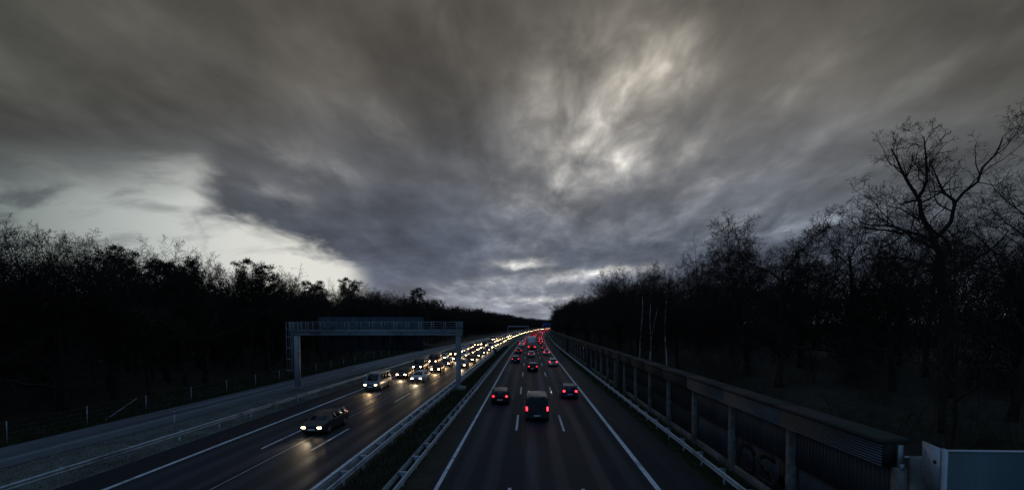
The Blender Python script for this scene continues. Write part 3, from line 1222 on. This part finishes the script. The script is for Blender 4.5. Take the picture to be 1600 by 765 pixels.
def make_lorry():
    root = empty('lorry', (0, -220, 0))
    mb = MB()
    mb.bbox(-1.27, 1.27, -7.0, 4.6, 1.15, 3.95, .05)
    mb.build('trailer_box', CAR_COL['white'], root)
    mb = MB()
    mb.box(-1.2, 1.2, -7.015, -6.99, 1.25, 3.85)
    mb.box(-.02, .02, -7.03, -7.016, 1.25, 3.85)
    for x in (-.7, -.35, .35, .7):
        mb.tube([(x, -7.04, 1.3), (x, -7.04, 3.8)], .02, 6)
    mb.build('rear_doors', CAR_COL['white'], root)
    mb = MB()
    mb.box(-.45, .45, -6.8, 7.0, .75, 1.145)
    mb.box(-1.2, 1.2, -7.02, -6.9, .45, .62)
    mb.build('chassis', M['trim'], root)
    mb = MB()
    mb.bbox(-1.22, 1.22, 5.1, 7.2, .7, 3.4, .12)
    cab = mb.build('cab', CAR_COL['dark blue'], root)
    mb = MB()
    mb.box(-1.05, 1.05, 7.19, 7.215, 1.9, 2.9)
    mb.build('windscreen', M['glass'], cab)
    for sx in (-1, 1):
        mb = MB()
        mb.bbox(sx * .98 - .18, sx * .98 + .18, -7.06, -6.98, .80, .98, .02)
        mb.build('tail_light', M['tail'], root)
        mb = MB()
        mb.bbox(sx * .95 - .17, sx * .95 + .17, 7.15, 7.24, .78, .96, .02)
        mb.build('headlight', M['head'], root)
        for yy in (-5.9, -4.6, -3.3, 3.9, 6.2):
            wh = empty('wheel', (0, 0, 0))
            wh.parent = root
            mb = MB()
            mb.tube([(sx * 1.02 - .16, yy, .5), (sx * 1.02 - .12, yy, .5), (sx * 1.02 + .12, yy, .5), (sx * 1.02 + .16, yy, .5)], [.45, .5, .5, .45], 20)
            mb.build('tyre', M['tyre'], wh)
            mb = MB()
            mb.tube([(sx * 1.19, yy, .5), (sx * 1.20, yy, .5)], [.28, .24], 12)
            mb.build('rim', M['rim'], wh)
    return root


proto['lorry'] = make_lorry()
used = set()
ORD = ['first', 'second', 'third', 'fourth', 'fifth', 'sixth', 'seventh', 'eighth', 'ninth', 'tenth', 'eleventh', 'twelfth', 'thirteenth', 'fourteenth', 'fifteenth']
body_names = {'body'}


def place(kind, colour, s, lat, oncoming, label, group, spot=0, warm=False):
    src = proto[kind]
    if s > 260 and kind != 'lorry':
        o = src.copy()
        col.objects.link(o)
        for ch in src.children:
            if ch.name.split('.')[0] in ('body', 'windscreen', 'rear_window', 'headlight', 'tail_light'):
                c_ = ch.copy()
                col.objects.link(c_)
                c_.parent = o
    elif kind in used:
        o = copy_tree(src)
        o.name = src.name
    else:
        o = src
        used.add(kind)
    o.location = P(s, lat, .002)
    o.rotation_euler = (0, 0, -heading(s) + (math.pi if oncoming else 0))
    tag(o, label, 'lorry' if kind == 'lorry' else ('van' if kind == 'van' else 'car'), group)
    dim = rv.random() < (.22 if s < 160 else .08)
    for ch in o.children:
        nm = ch.name.split('.')[0]
        if nm in ('body', 'wing_mirror') and kind != 'lorry':
            ch.material_slots[0].link = 'OBJECT'
            ch.material_slots[0].material = CAR_COL[colour]
        if dim and nm in ('headlight', 'tail_light'):
            ch.material_slots[0].link = 'OBJECT'
            ch.material_slots[0].material = M['head_dim'] if nm == 'headlight' else M['tail_dim']
        elif nm == 'headlight' and warm:
            ch.material_slots[0].link = 'OBJECT'
            ch.material_slots[0].material = M['head_warm']
    if spot:
        ld = bpy.data.lights.new('headlight_beam', 'SPOT')
        ld.energy = spot
        ld.spot_size = R(62)
        ld.spot_blend = .9
        ld.color = (1.0, .80, .52) if not warm else (1.0, .66, .34)
        ld.shadow_soft_size = .12
        lo = bpy.data.objects.new('headlight_beam', ld)
        col.objects.link(lo)
        lo.parent = o
        fy = max(v.co.y for v in [c for c in o.children if c.name.split('.')[0] in ('body', 'cab')][0].data.vertices)
        lo.location = (0, fy + .12, .68)
        lo.rotation_euler = (R(90 - 4), 0, 0)
    return o


rv = random.Random(11)
COLS = ['silver', 'dark grey', 'black', 'white', 'dark blue', 'dark red', 'silver', 'black', 'dark grey']
# --- oncoming carriageway: lit headlights
on = {-12.15: ('fast', [84, 97, 109, 121, 134, 146]), -15.5: ('middle', [34, 63.5, 76, 87, 99, 110, 121, 133, 145]), -18.9: ('slow', [56, 68, 79, 91, 102, 114, 125, 137, 149])}
for la, (lane, near) in on.items():
    ss = list(near)
    s = near[-1] + 14
    while s < 860:
        ss.append(s)
        s += rv.uniform(7.5, 11) if s < 420 else rv.uniform(13, 22)
    seq = 0
    for i, s in enumerate(ss):
        kind = rv.choices(['hatchback', 'estate car', 'van'], [5, 5, 1.5])[0]
        c = rv.choice(COLS)
        if i == 0:
            kind = 'estate car' if lane != 'slow' else 'van'
            c = 'dark grey' if lane == 'middle' else 'silver'
        if s < 149.5:
            lb = f'{c} {kind} with lit headlights, {ORD[i]} in the oncoming {lane} lane'
        elif s < 420:
            lb = f'oncoming vehicle with lit headlights, mid-distance in the {lane}-lane queue'
        else:
            lb = f'far oncoming vehicle whose headlights merge into the glow of the {lane} lane'
        place(kind, c, s, la + rv.uniform(-.25, .25), True, lb, f'oncoming vehicles in the {lane} lane', spot=220 if s < 230 else 0, warm=rv.random() < .5)

# --- departing carriageway: lit tail lights
dep = {-2.7: ('left', [47, 96, 126, 163, 182]), .85: ('middle', [39.5, 79, 112, 150, 187]), 4.5: ('right', [50.5, 88, 119, 141, 172])}
for la, (lane, near) in dep.items():
    ss = list(near)
    s = near[-1] + 22
    while s < 800:
        ss.append(s)
        s += rv.uniform(18, 34) if s < 350 else rv.uniform(26, 44)
    for i, s in enumerate(ss):
        kind = rv.choices(['hatchback', 'estate car', 'van'], [5, 4, 1])[0]
        c = rv.choice(COLS)
        if lane == 'middle' and i == 0:
            kind, c = 'van', 'dark grey'
        if lane == 'left' and i == 0:
            kind, c = 'estate car', 'black'
        if lane == 'right' and i == 0:
            kind, c = 'hatchback', 'dark blue'
        if lane == 'middle' and i == 3:
            kind, c = 'lorry', 'white'
        if s < 190:
            lb = f'{c} {kind} with red tail lights, {ORD[i]} in the departing {lane} lane'
            if kind == 'lorry':
                lb = 'white box lorry with red tail lights in the departing middle lane'
        elif s < 400:
            lb = f'departing vehicle with red tail lights, mid-distance in the {lane} lane'
        else:
            lb = f'far departing vehicle, a red glint near the bend in the {lane} lane'
        place(kind, c, s, la + rv.uniform(-.2, .2), False, lb, f'departing vehicles in the {lane} lane')


# ------------------------------------------------------------------ trees
def unit(v):
    return v / (np.linalg.norm(v) + 1e-9)


class TreeGrower:
    def __init__(self, seed, cfg):
        self.r = np.random.RandomState(seed)
        self.c = cfg
        self.trunk, self.crown = MB(), MB()

    def limb(self, p, d, L, rad, lev):
        c = self.c
        n = c['segs'][lev]
        wob, trop = c['wob'][lev], c['trop'][lev]
        pts, dirs = [p], [d]
        for i in range(n):
            d = unit(d + self.r.normal(0, wob, 3) + np.array([0, 0, trop]))
            p = p + d * (L / n)
            pts.append(p)
            dirs.append(d)
        self.skin(pts, dirs, L, rad, lev)

    def skin(self, pts, dirs, L, rad, lev, tip=None):
        c = self.c
        n = len(pts) - 1
        tip = c['tip'][lev] if tip is None else tip
        t = np.linspace(0, 1, n + 1)
        rr = np.maximum(rad * (1 - (1 - tip) * t), c['minr'])
        if lev == 0 and len(rr) > 2:
            rr[0] *= 1.35
        (self.trunk if lev <= c['split'] else self.crown).tube(pts, rr, c['sides'][lev], cap=lev < 2)
        if lev + 1 >= len(c['segs']):
            return
        k_ = c['kids'][lev]
        k_ = max(1, int(round(k_ * self.r.uniform(.8, 1.2))))
        t0 = c['from'][lev]
        rot = self.r.uniform(0, 6.28)
        for j in range(k_):
            tt = t0 + (1 - t0) * (j + self.r.uniform(.1, .9)) / k_
            x = tt * n
            i = min(int(x), n - 1)
            fr = x - i
            q = pts[i] * (1 - fr) + pts[i + 1] * fr
            d = dirs[min(i + 1, n)]
            ref = np.array([0, 0, 1.]) if abs(d[2]) < .9 else np.array([1., 0, 0])
            u = unit(np.cross(d, ref))
            v = np.cross(d, u)
            rot += 2.4 + self.r.uniform(-.5, .5)
            ang = R(c['ang'][lev]) * self.r.uniform(.75, 1.25) * (1.1 - .35 * tt)
            nd = unit(d * math.cos(ang) + (u * math.cos(rot) + v * math.sin(rot)) * math.sin(ang))
            cl = L * c['ratio'][lev] * self.r.uniform(.7, 1.15) * (1.15 - .45 * (tt - t0) / (1 - t0 + 1e-6))
            r0 = np.interp(tt, t, rr)
            self.limb(q, nd, cl, max(r0 * c['rratio'][lev] * self.r.uniform(.8, 1.1), c['minr']), lev + 1)


def oak_cfg(hi=False):
    c = dict(segs=[7, 7, 5, 4, 3], wob=[.06, .20, .24, .26, .28], trop=[.03, .05, .05, .03, .02], tip=[.35, .28, .3, .35, .5],
             kids=[10, 8, 7, 6], ratio=[.60, .48, .50, .55], ang=[58, 52, 50, 48], rratio=[.55, .58, .58, .6], sides=[9, 6, 4, 3, 3],
             minr=.010, split=1)
    c['from'] = [.36, .22, .18, .15]
    if hi:
        c['segs'] = [9, 9, 6, 5, 4, 3]
        c['wob'] = [.07, .22, .26, .28, .28, .3]
        c['trop'] = [.03, .05, .05, .04, .03, .02]
        c['tip'] = [.35, .25, .3, .35, .4, .5]
        c['kids'] = [11, 9, 7, 5, 4]
        c['ratio'] = [.58, .46, .50, .52, .55]
        c['ang'] = [58, 50, 50, 48, 45]
        c['rratio'] = [.55, .55, .58, .6, .65]
        c['sides'] = [10, 7, 5, 4, 3, 3]
        c['from'] = [.32, .22, .18, .15, .15]
        c['minr'] = .008
    return c


def finish(name, tg, bark, twig, foliage=None):
    t = tg.trunk.mesh('trunk', bark, smooth=True)
    c = tg.crown.mesh('crown', twig)
    return (name, t, c, foliage)


def grow_oak(seed, H=17, hi=False, lean=(0, 0), rad=.30, first=.36, wide=1.0):
    c = oak_cfg(hi)
    c['ang'][0] = 64 if hi else 60
    c['from'][0] = first
    c['ratio'][0] *= wide
    tg = TreeGrower(seed, c)
    tg.limb(np.array([0, 0, -.5]), unit(np.array([lean[0], lean[1], 1.])), H * .74, rad, 0)
    return finish('oak_tree', tg, M['bark'], M['twig'])


def grow_slim(seed, H=15, bark='bark', name='young_tree', rad=.13):
    c = oak_cfg(False)
    c.update(wob=[.04, .12, .2, .25, .28], trop=[.02, .14, .08, .03, .0], kids=[16, 6, 5, 3], ratio=[.30, .42, .5, .5], ang=[45, 42, 45, 45], minr=.006)
    c['from'] = [.28, .2, .15, .15]
    c['split'] = 0
    tg = TreeGrower(seed, c)
    tg.limb(np.array([0, 0, -.5]), unit(np.array([.04, .02, 1.])), H * .97, rad, 0)
    return finish(name, tg, M[bark], M['twig'])


def leaf_faces(mb, r, centres, size, per, lo, hi, flat=.6):
    """many small pointed blades round each centre"""
    for c in centres:
        pos = c + r.normal(0, 1, (per, 3)) * np.array([size, size, size * flat])
        d = r.normal(0, 1, (per, 3))
        d /= np.linalg.norm(d, axis=1)[:, None]
        e = np.cross(d, r.normal(0, 1, (per, 3)))
        e /= np.linalg.norm(e, axis=1)[:, None] + 1e-9
        ln = r.uniform(lo, hi, (per, 1))
        v = np.stack([pos - e * ln * .22, pos + d * ln, pos + e * ln * .22], axis=1).reshape(-1, 3)
        o = mb.n
        mb.v.append(v)
        mb.n += len(v)
        mb.f.extend([(o + 3 * i, o + 3 * i + 1, o + 3 * i + 2) for i in range(per)])


def grow_pine(seed, H=17):
    c = oak_cfg(False)
    c.update(wob=[.03, .14, .2, .25, .28], trop=[.02, .03, .04, .03, .0], kids=[22, 6, 3], ratio=[.22, .45, .5], ang=[78, 50, 45], segs=[8, 5, 4, 3],
             sides=[8, 5, 3, 3], tip=[.25, .3, .4, .5], minr=.01, rratio=[.35, .5, .6])
    c['from'] = [.42, .3, .3]
    c['split'] = 0
    tg = TreeGrower(seed, c)
    ends = []
    org = tg.limb

    def hook(p, d, L, rad, lev):
        if lev >= 2:
            ends.append(p + d * L)
            ends.append(p + d * L * .5)
        return org(p, d, L, rad, lev)
    tg.limb = hook
    tg.limb(np.array([0, 0, -.5]), unit(np.array([.03, .0, 1.])), H * .98, .22, 0)
    r = np.random.RandomState(seed + 5)
    mb = MB()
    ends = [e_ for e_ in ends if r.uniform() < .7]
    leaf_faces(mb, r, ends, .22, 17, .14, .34)
    tg.crown.f += [tuple(i + tg.crown.n for i in f) for f in mb.f]
    tg.crown.v += mb.v
    tg.crown.n += mb.n
    return finish('pine_tree', tg, M['bark'], M['needle'])


def grow_ivy_oak(seed, H=16):
    """a bare oak whose stem and lower limbs are clothed in ivy"""
    c = oak_cfg(False)
    c['from'][0] = .34
    tg = TreeGrower(seed, c)
    tg.limb(np.array([0, 0, -.5]), np.array([0, 0, 1.]), H * .72, .3, 0)
    r = np.random.RandomState(seed + 9)
    mb = MB()
    allv = np.concatenate(tg.trunk.v)
    pick = allv[(allv[:, 2] > 1.0) & (allv[:, 2] < H * .55)]
    pick = pick[r.choice(len(pick), 260)]
    leaf_faces(mb, r, pick + r.normal(0, .2, pick.shape), .42, 42, .12, .26, 1.0)
    m = mb.mesh('ivy', M['ivy'])
    return finish('oak_tree', tg, M['bark'], M['twig'], m)


T = {}
T['oak'] = [grow_oak(s, h, False, l, rd, f, w_) for s, h, l, rd, f, w_ in
            [(1, 17, (.03, 0), .28, .36, 1.0), (2, 16, (-.05, .03), .30, .30, 1.05), (3, 18, (.02, -.04), .26, .42, .9), (4, 16, (0, .05), .32, .34, 1.1), (5, 17, (.06, 0), .24, .40, .85)]]
T['bigoak'] = [grow_oak(21, 15, True, (.03, .02), .34, .26, 1.35), grow_oak(22, 15, True, (-.06, 0), .32, .28, 1.3)]
T['slim'] = [grow_slim(31, 15), grow_slim(32, 14), grow_slim(33, 16)]
T['birch'] = [grow_slim(41, 13, 'birch', 'birch_tree', .12), grow_slim(42, 12, 'birch', 'birch_tree', .11)]
T['pine'] = [grow_pine(51, 17), grow_pine(52, 16), grow_pine(53, 18)]
T['ivy'] = [grow_ivy_oak(61), grow_ivy_oak(62, 15)]


# the tall open-crowned oak on the right, its main limbs laid out by hand
def grow_lone_oak():
    c = oak_cfg(True)
    c['kids'] = [7, 10, 6, 4, 4]
    c['minr'] = .007
    tg = TreeGrower(77, c)

    def path(pts, rad, lev, tip=.25):
        p = [np.array(q, dtype=float) for q in pts]
        # resample with a little crookedness
        q = []
        for a, b_ in zip(p[:-1], p[1:]):
            for k_ in range(2):
                q.append(a + (b_ - a) * k_ / 2 + (tg.r.normal(0, .07, 3) if (k_ or q) else 0))
        q.append(p[-1])
        ds = [unit(q[min(i + 1, len(q) - 1)] - q[max(i - 1, 0)]) for i in range(len(q))]
        L = sum(np.linalg.norm(b_ - a) for a, b_ in zip(q[:-1], q[1:]))
        tg.skin(q, ds, L, rad, lev, tip)
    # stem without side limbs of its own
    save = c['kids'][0]
    c['kids'][0] = 2
    c['from'][0] = .55
    path([(.6, 0, -.6), (.5, 0, 3), (.2, .1, 6.2), (-.3, .1, 9.2), (-.7, .1, 10.6)], .29, 0, .6)
    c['kids'][0] = save
    c['minr'] = .006
    path([(-.7, .1, 10.6), (-1.3, .2, 11.8), (-1.7, .3, 13.2), (-2.5, .3, 14.6), (-3.2, .3, 15.9)], .155, 1)
    path([(-.5, .1, 10.1), (.15, -.2, 11.2), (.3, -.3, 12.4), (1.5, -.3, 13.6), (2.5, -.3, 15.2), (2.9, -.4, 16.2)], .135, 1)
    path([(-.6, .1, 9.9), (-1.9, .4, 10.6), (-3.1, .5, 10.9), (-4.6, .4, 10.9), (-5.7, .4, 10.4)], .105, 1)
    path([(-.1, .1, 8.4), (-1.2, 1.2, 9.0), (-2.6, 1.6, 9.2), (-3.8, 1.8, 9.1)], .10, 1)
    path([(.0, .1, 7.6), (1.2, -.4, 8.6), (2.6, -.4, 9.4), (3.6, -.3, 10.6)], .11, 1)
    path([(.3, -.3, 12.4), (.1, .6, 13.8), (-.3, .8, 15.0)], .09, 1)
    path([(-1.5, .3, 12.6), (-.8, .4, 14.0), (-.9, .4, 15.6), (-1.2, .3, 16.6)], .10, 1)
    return finish('oak_tree', tg, M['bark'], M['twig'])


LONE = grow_lone_oak()
rt = random.Random(5)


def put_tree(src, s, lat, scale, label, group, rz=None, sz=None):
    name, t, c, fol = src
    p = P(s, lat, ground_z(lat) - .1)
    o = empty(name, p, rt.uniform(0, 6.28) if rz is None else rz)
    o.scale = (scale, scale, scale * (sz or 1.0))
    tag(o, label, 'tree', group)
    link('trunk', t, o)
    link('crown', c, o)
    if fol:
        link('ivy', fol, o)
    return o


put_tree(LONE, 30.5, 26.7, 1.02, 'tallest bare oak with an open crown standing above the trees behind the noise barrier', None, rz=0.0)

# named front trees on the right, (s, lateral, kind, index, scale, label)
right_front = [
    (38, 20.5, 'bigoak', 0, .90, 'broad bare oak with a rounded crown directly left of the tallest oak'),
    (45, 21.5, 'bigoak', 1, .90, 'wide bare oak with crossing limbs behind the noise barrier, second left of the tallest oak'),
    (34, 26.5, 'oak', 1, .78, 'lower bare oak filling the gap beside the tallest oak'),
    (57, 18.5, 'bigoak', 1, .80, 'bare oak with a spreading crown just right of the pale birches'),
    (74, 17.5, 'bigoak', 0, 1.0, 'bare oak with a wide flat-topped crown left of the pale birches'),
    (20.5, 22.3, 'slim', 2, .86, 'tall slender bare tree at the right edge of the picture'),
    (19.5, 17.6, 'slim', 2, .62, 'slender low bare tree rising just above the blue grey wall panel'),
    (22.5, 20.0, 'oak', 4, .66, 'low bare tree with tangled branches behind the near end of the noise barrier'),
    (24, 24.6, 'oak', 0, .74, 'bare tree standing behind the slender tree at the right edge'),
    (26.5, 23.5, 'slim', 0, .72, 'small bare sapling in front of the tallest oak'),
]
for s, la, kd, i, sc_, lb in right_front:
    put_tree(T[kd][i], s, la, sc_, lb, None)
for k_, (s, la, i) in enumerate([(59, 15.6, 0), (62, 16.2, 1), (66, 16.0, 0), (55, 16.6, 1)]):
    put_tree(T['birch'][i], s, la, .80 + .05 * k_, ORD[k_] + ' in the row of slim pale birch stems above the barrier' if k_ < 3 else 'slim pale birch standing nearest the viewer among the birches', 'pale birches behind the barrier')

# rows behind, right and left
for row, (la0, step, s_a, s_b) in enumerate([(17.5, 8.5, 84, 420), (23, 9.5, 50, 420), (30, 10, 40, 420), (38, 12, 36, 300), (36, 9, 14, 42), (48, 11, 12, 150)]):
    s = s_a
    while s < s_b:
        kd = rt.choices(['oak', 'ivy', 'slim', 'pine'], [6, 3.4, 2, 0])[0]
        src = rt.choice(T[kd])
        grow = 1.0 + min(.2, max(0, s - 70) / 400)
        lab = {'oak': 'bare oak in the wood behind the noise barrier', 'ivy': 'ivy-clad bare oak in the wood behind the noise barrier',
               'slim': 'slender bare tree in the wood behind the noise barrier', 'pine': 'dark pine in the wood behind the noise barrier'}[kd]
        put_tree(src, s + rt.uniform(-2, 2), la0 + rt.uniform(-2, 2), rt.uniform(.80, .97) * grow, lab, lab + 's')
        s += step * rt.uniform(.8, 1.2) * (1 if s < 200 else 1.4)

left_front = [
    (33.5, -42, 'bigoak', 0, .93, 'bare oak with a tangled crown at the left edge of the picture'),
    (38, -41, 'bigoak', 1, .92, 'bare oak with arching twigs second from the left edge'),
    (44, -41.5, 'ivy', 0, 1.06, 'ivy-covered bare oak third from the left edge of the left wood'),
    (66, -41, 'pine', 0, .97, 'dark pine whose ragged tip rises above the left wood near the bright sky'),
    (54, -44, 'pine', 2, .8, 'dark pine standing among bare oaks left of the ragged-tipped pine'),
    (72, -42.5, 'pine', 1, .9, 'dark pine directly behind the left end of the gantry'),
    (158, -40, 'pine', 0, 1.15, 'distant pine with a pointed tip at the far end of the left wood'),
]
for s, la, kd, i, sc_, lb in left_front:
    put_tree(T[kd][i], s, la, sc_, lb, None)
for row, (la0, step, s_a, s_b) in enumerate([(-41, 6.0, 26, 430), (-45, 7.0, 26, 430), (-49, 7.5, 26, 430), (-54, 9, 30, 380), (-62, 10, 34, 280), (-72, 12, 40, 240)]):
    s = s_a
    while s < s_b:
        kd = rt.choices(['oak', 'ivy', 'slim', 'pine'], [6.5, 2.5, 1.6, .8])[0]
        src = rt.choice(T[kd])
        lab = {'oak': 'bare oak in the dark wood beyond the slip road', 'ivy': 'ivy-clad bare oak in the dark wood beyond the slip road',
               'slim': 'slender bare tree in the dark wood beyond the slip road', 'pine': 'dark pine in the dark wood beyond the slip road'}[kd]
        put_tree(src, s + rt.uniform(-2, 2), la0 + rt.uniform(-2, 2), rt.uniform(.86, 1.03) * (.97 + min(.12, s / 1100)), lab, lab + 's')
        s += step * rt.uniform(.8, 1.2) * (1 if s < 200 else 1.5)


# ------------------------------------------------------------------ masses nobody could count
def merge(name, pieces, material, label=None, cat=None):
    """pieces: list of (verts, faces(np, tri or quad same size), matrix4x4)"""
    vs_, fl, o = [], [], 0
    lens = []
    for v, f, mx in pieces:
        q = v @ mx[:3, :3].T + mx[:3, 3]
        vs_.append(q)
        fl.append(f + o)
        o += len(v)
    V_ = np.concatenate(vs_).astype(np.float32)
    F_ = np.concatenate(fl).astype(np.int32)
    me = bpy.data.meshes.new(name)
    n, k_ = F_.shape
    me.vertices.add(len(V_))
    me.vertices.foreach_set('co', V_.ravel())
    me.loops.add(n * k_)
    me.loops.foreach_set('vertex_index', F_.ravel())
    me.polygons.add(n)
    me.polygons.foreach_set('loop_start', np.arange(n, dtype=np.int32) * k_)
    me.polygons.foreach_set('loop_total', np.full(n, k_, dtype=np.int32))
    me.update(calc_edges=True)
    me.materials.append(material)
    return stuff(link(name, me), label, cat)


def mx(p, rz, s, sz=None):
    m = np.eye(4)
    c, q = math.cos(rz), math.sin(rz)
    m[:3, :3] = np.array([[c, -q, 0], [q, c, 0], [0, 0, 1]]) * s
    m[2, 2] = s if sz is None else sz
    m[:3, 3] = p
    return m


def thicket(seed, stems=26, H=2.6, leaves=120):
    """arching bramble and hazel stems with side twigs and a few clinging leaves, triangles only"""
    r = np.random.RandomState(seed)
    vs_, fs, o = [], [], 0

    def rod(pts, r0, r1):
        nonlocal o
        pts = np.array(pts)
        n = len(pts)
        a = np.arange(3) * 2.094
        ring = np.stack([np.cos(a), np.sin(a), 0 * a], 1)
        rr = np.linspace(r0, r1, n)
        vs_.append((pts[:, None] + rr[:, None, None] * ring[None]).reshape(-1, 3))
        for k_ in range(n - 1):
            for i in range(3):
                j = (i + 1) % 3
                b0 = o + 3 * k_
                fs.append((b0 + i, b0 + j, b0 + 3 + j))
                fs.append((b0 + i, b0 + 3 + j, b0 + 3 + i))
        o += 3 * n
    tips = []
    for _ in range(stems):
        a = r.uniform(0, 6.28)
        p = np.array([r.normal(0, .7), r.normal(0, .7), -.15])
        d = unit(np.array([math.cos(a) * .35, math.sin(a) * .35, 1.]))
        L = H * r.uniform(.5, 1.1)
        pts = [p]
        for i in range(6):
            d = unit(d + r.normal(0, .14, 3) + np.array([math.cos(a) * .1, math.sin(a) * .1, -.05 * i]))
            p = p + d * L / 6
            pts.append(p)
            if i > 0:
                for _k in range(2):
                    e = unit(d + r.normal(0, .6, 3))
                    q, tw = p, [p]
                    for _j in range(3):
                        e = unit(e + r.normal(0, .25, 3))
                        q = q + e * L * r.uniform(.06, .12)
                        tw.append(q)
                    rod(tw, .007, .004)
                    tips.append(q)
        rod(pts, .016, .006)
    tips = np.array(tips)
    for c in tips[r.choice(len(tips), leaves)]:
        p = c + r.normal(0, .08, 3)
        d, e = unit(r.normal(0, 1, 3)) * .08, unit(r.normal(0, 1, 3)) * .05
        vs_.append(np.array([p - e, p + e, p + d]))
        fs.append((o, o + 1, o + 2))
        o += 3
    return np.concatenate(vs_), np.array(fs, dtype=np.int32)


TH = [thicket(s) for s in (1, 2, 3, 4, 5)]
ru = random.Random(8)
pcs = []
for s_a, s_b, step, lo, hi in ((20, 240, 1.5, -45, -36.8), (20, 160, 2.2, -58, -45)):
    s = s_a
    while s < s_b:
        la = ru.uniform(lo, hi)
        v, f = ru.choice(TH)
        sc_ = ru.uniform(.5, 1.25) * (1 if la < -39 else .7)
        pcs.append((v, f, mx(P(s, la, ground_z(la)), ru.uniform(0, 6.28), sc_, sc_ * ru.uniform(.7, 1.5))))
        s += step * ru.uniform(.5, 1.4) * (1 + s / 160)
merge('left_undergrowth', pcs, M['brush'])
pcs = []
for s_a, s_b, step, lo, hi in ((13.5, 240, .6, 12.9, 20), (14, 140, .8, 19, 34)):
    s = s_a
    while s < s_b:
        la = ru.uniform(lo, hi)
        v, f = ru.choice(TH)
        sc_ = ru.uniform(.6, 1.2)
        pcs.append((v, f, mx(P(s, la, ground_z(la)), ru.uniform(0, 6.28), sc_, sc_ * ru.uniform(.7, 1.5))))
        s += step * ru.uniform(.5, 1.4) * (1 + s / 130)
merge('right_undergrowth', pcs, M['brush'])


def sprig_tree(seed, H=17, n=1500):
    """far tree reduced to a stem, limbs and a cloud of fine twigs (triangles)"""
    r = np.random.RandomState(seed)
    vs_, fs, o = [], [], 0
    a = r.uniform(0, 6.28, n)
    z = H * (.02 + .96 * r.beta(1.25, 1.3, n))
    w_ = H * .33 * np.sqrt(np.clip(1 - ((z / H - .5) / .58) ** 2, .04, 1)) * (1 + .25 * np.sin(3 * a + seed) + .15 * np.sin(5 * a + z))
    rad = w_ * np.sqrt(r.uniform(0, 1, n))
    p = np.stack([np.cos(a) * rad, np.sin(a) * rad, z], 1)
    d = np.stack([np.cos(a) * .5, np.sin(a) * .5, r.uniform(.2, 1.2, n)], 1) + r.normal(0, .4, (n, 3))
    d /= np.linalg.norm(d, axis=1)[:, None]
    e = np.cross(d, r.normal(0, 1, (n, 3)))
    e /= np.linalg.norm(e, axis=1)[:, None]
    L = r.uniform(.5, 1.7, (n, 1))
    wd = r.uniform(.03, .13, (n, 1))
    v = np.stack([p - e * wd, p + e * wd, p + d * L], 1).reshape(-1, 3)
    f = np.arange(3 * n).reshape(-1, 3)
    tr = np.array([(-.2, 0, -1), (.2, .1, -1), (0, 0, H * .8), (0, -.2, -1), (.05, .2, -1), (0, 0, H * .8)])
    return np.concatenate([v, tr]), np.concatenate([f, np.array([[0, 1, 2], [3, 4, 5]]) + 3 * n]).astype(np.int32)


SP = [sprig_tree(s) for s in range(6)]
pcs = []
s = 330
while s < 1500:
    for la in (-42, -50, -60, -75):
        v, f = ru.choice(SP)
        l2 = la + ru.uniform(-4, 4)
        pcs.append((v, f, mx(P(min(s + ru.uniform(-5, 5), 1500), l2, ground_z(l2)), ru.uniform(0, 6.28), ru.uniform(.85, 1.15))))
    for la in (18.5, 26, 36, 50):
        v, f = ru.choice(SP)
        l2 = la + ru.uniform(-2, 3)
        pcs.append((v, f, mx(P(min(s + ru.uniform(-5, 5), 1500), l2, ground_z(l2)), ru.uniform(0, 6.28), ru.uniform(.85, 1.1))))
    s += 9 if s < 700 else 16
merge('far_woods', pcs, M['twig'])
# deep wood behind the near rows, both sides
pcs = []
for s in np.arange(-10, 420, 5.0):
    for la in (-58, -66, -76, -88):
        v, f = ru.choice(SP)
        l2 = la + ru.uniform(-5, 5)
        pcs.append((v, f, mx(P(s + ru.uniform(-4, 4), l2, ground_z(l2)), ru.uniform(0, 6.28), ru.uniform(.6, .9))))
    for la in (34, 42, 52, 64):
        v, f = ru.choice(SP)
        l2 = la + ru.uniform(-4, 4)
        pcs.append((v, f, mx(P(s + ru.uniform(-4, 4), l2, ground_z(l2)), ru.uniform(0, 6.28), ru.uniform(.45, .65))))
merge('deep_woods', pcs, M['twig'])


def blades(name, n, s_a, s_b, latf, h, material, seed):
    r = np.random.RandomState(seed)
    s = s_a + (s_b - s_a) * r.uniform(0, 1, n) ** 1.7
    pos = []
    for q in s:
        la = latf(q, r)
        pos.append(P(q, la, max(ground_z(la), -.03)))
    pos = np.array(pos)
    a = r.uniform(0, 6.28, n)
    hh = h * r.uniform(.4, 1.2, n)
    wd = hh * .09 + .004 + s * .0002
    lean = r.normal(0, .35, (n, 2)) * hh[:, None]
    e = np.stack([np.cos(a) * wd, np.sin(a) * wd, 0 * a], 1)
    tip = pos + np.stack([lean[:, 0], lean[:, 1], hh], 1)
    v = np.stack([pos - e, pos + e, tip], 1).reshape(-1, 3)
    f = np.arange(3 * n, dtype=np.int32).reshape(-1, 3)
    return merge(name, [(v, f, np.eye(4))], material)


blades('verge_grass', 26000, 10, 140, lambda s, r: 9.0 + r.uniform(0, 1) ** .8 * 2.0, .16, M['grass_green'], 1)
blades('median_grass', 26000, 10, 160, lambda s, r: r.uniform(-9.0, -6.2), .30, M['grass'], 2)
blades('dry_verge_grass', 110000, 14, 150, lambda s, r: r.uniform(-29.2 + 6.2 * min(1, max(0, (s - 20) / 200)), -23.2), .13, M['grass_pale'], 3)
blades('roadside_grass', 30000, 18, 160, lambda s, r: r.uniform(-40, -34.4), .4, M['grass'], 4)
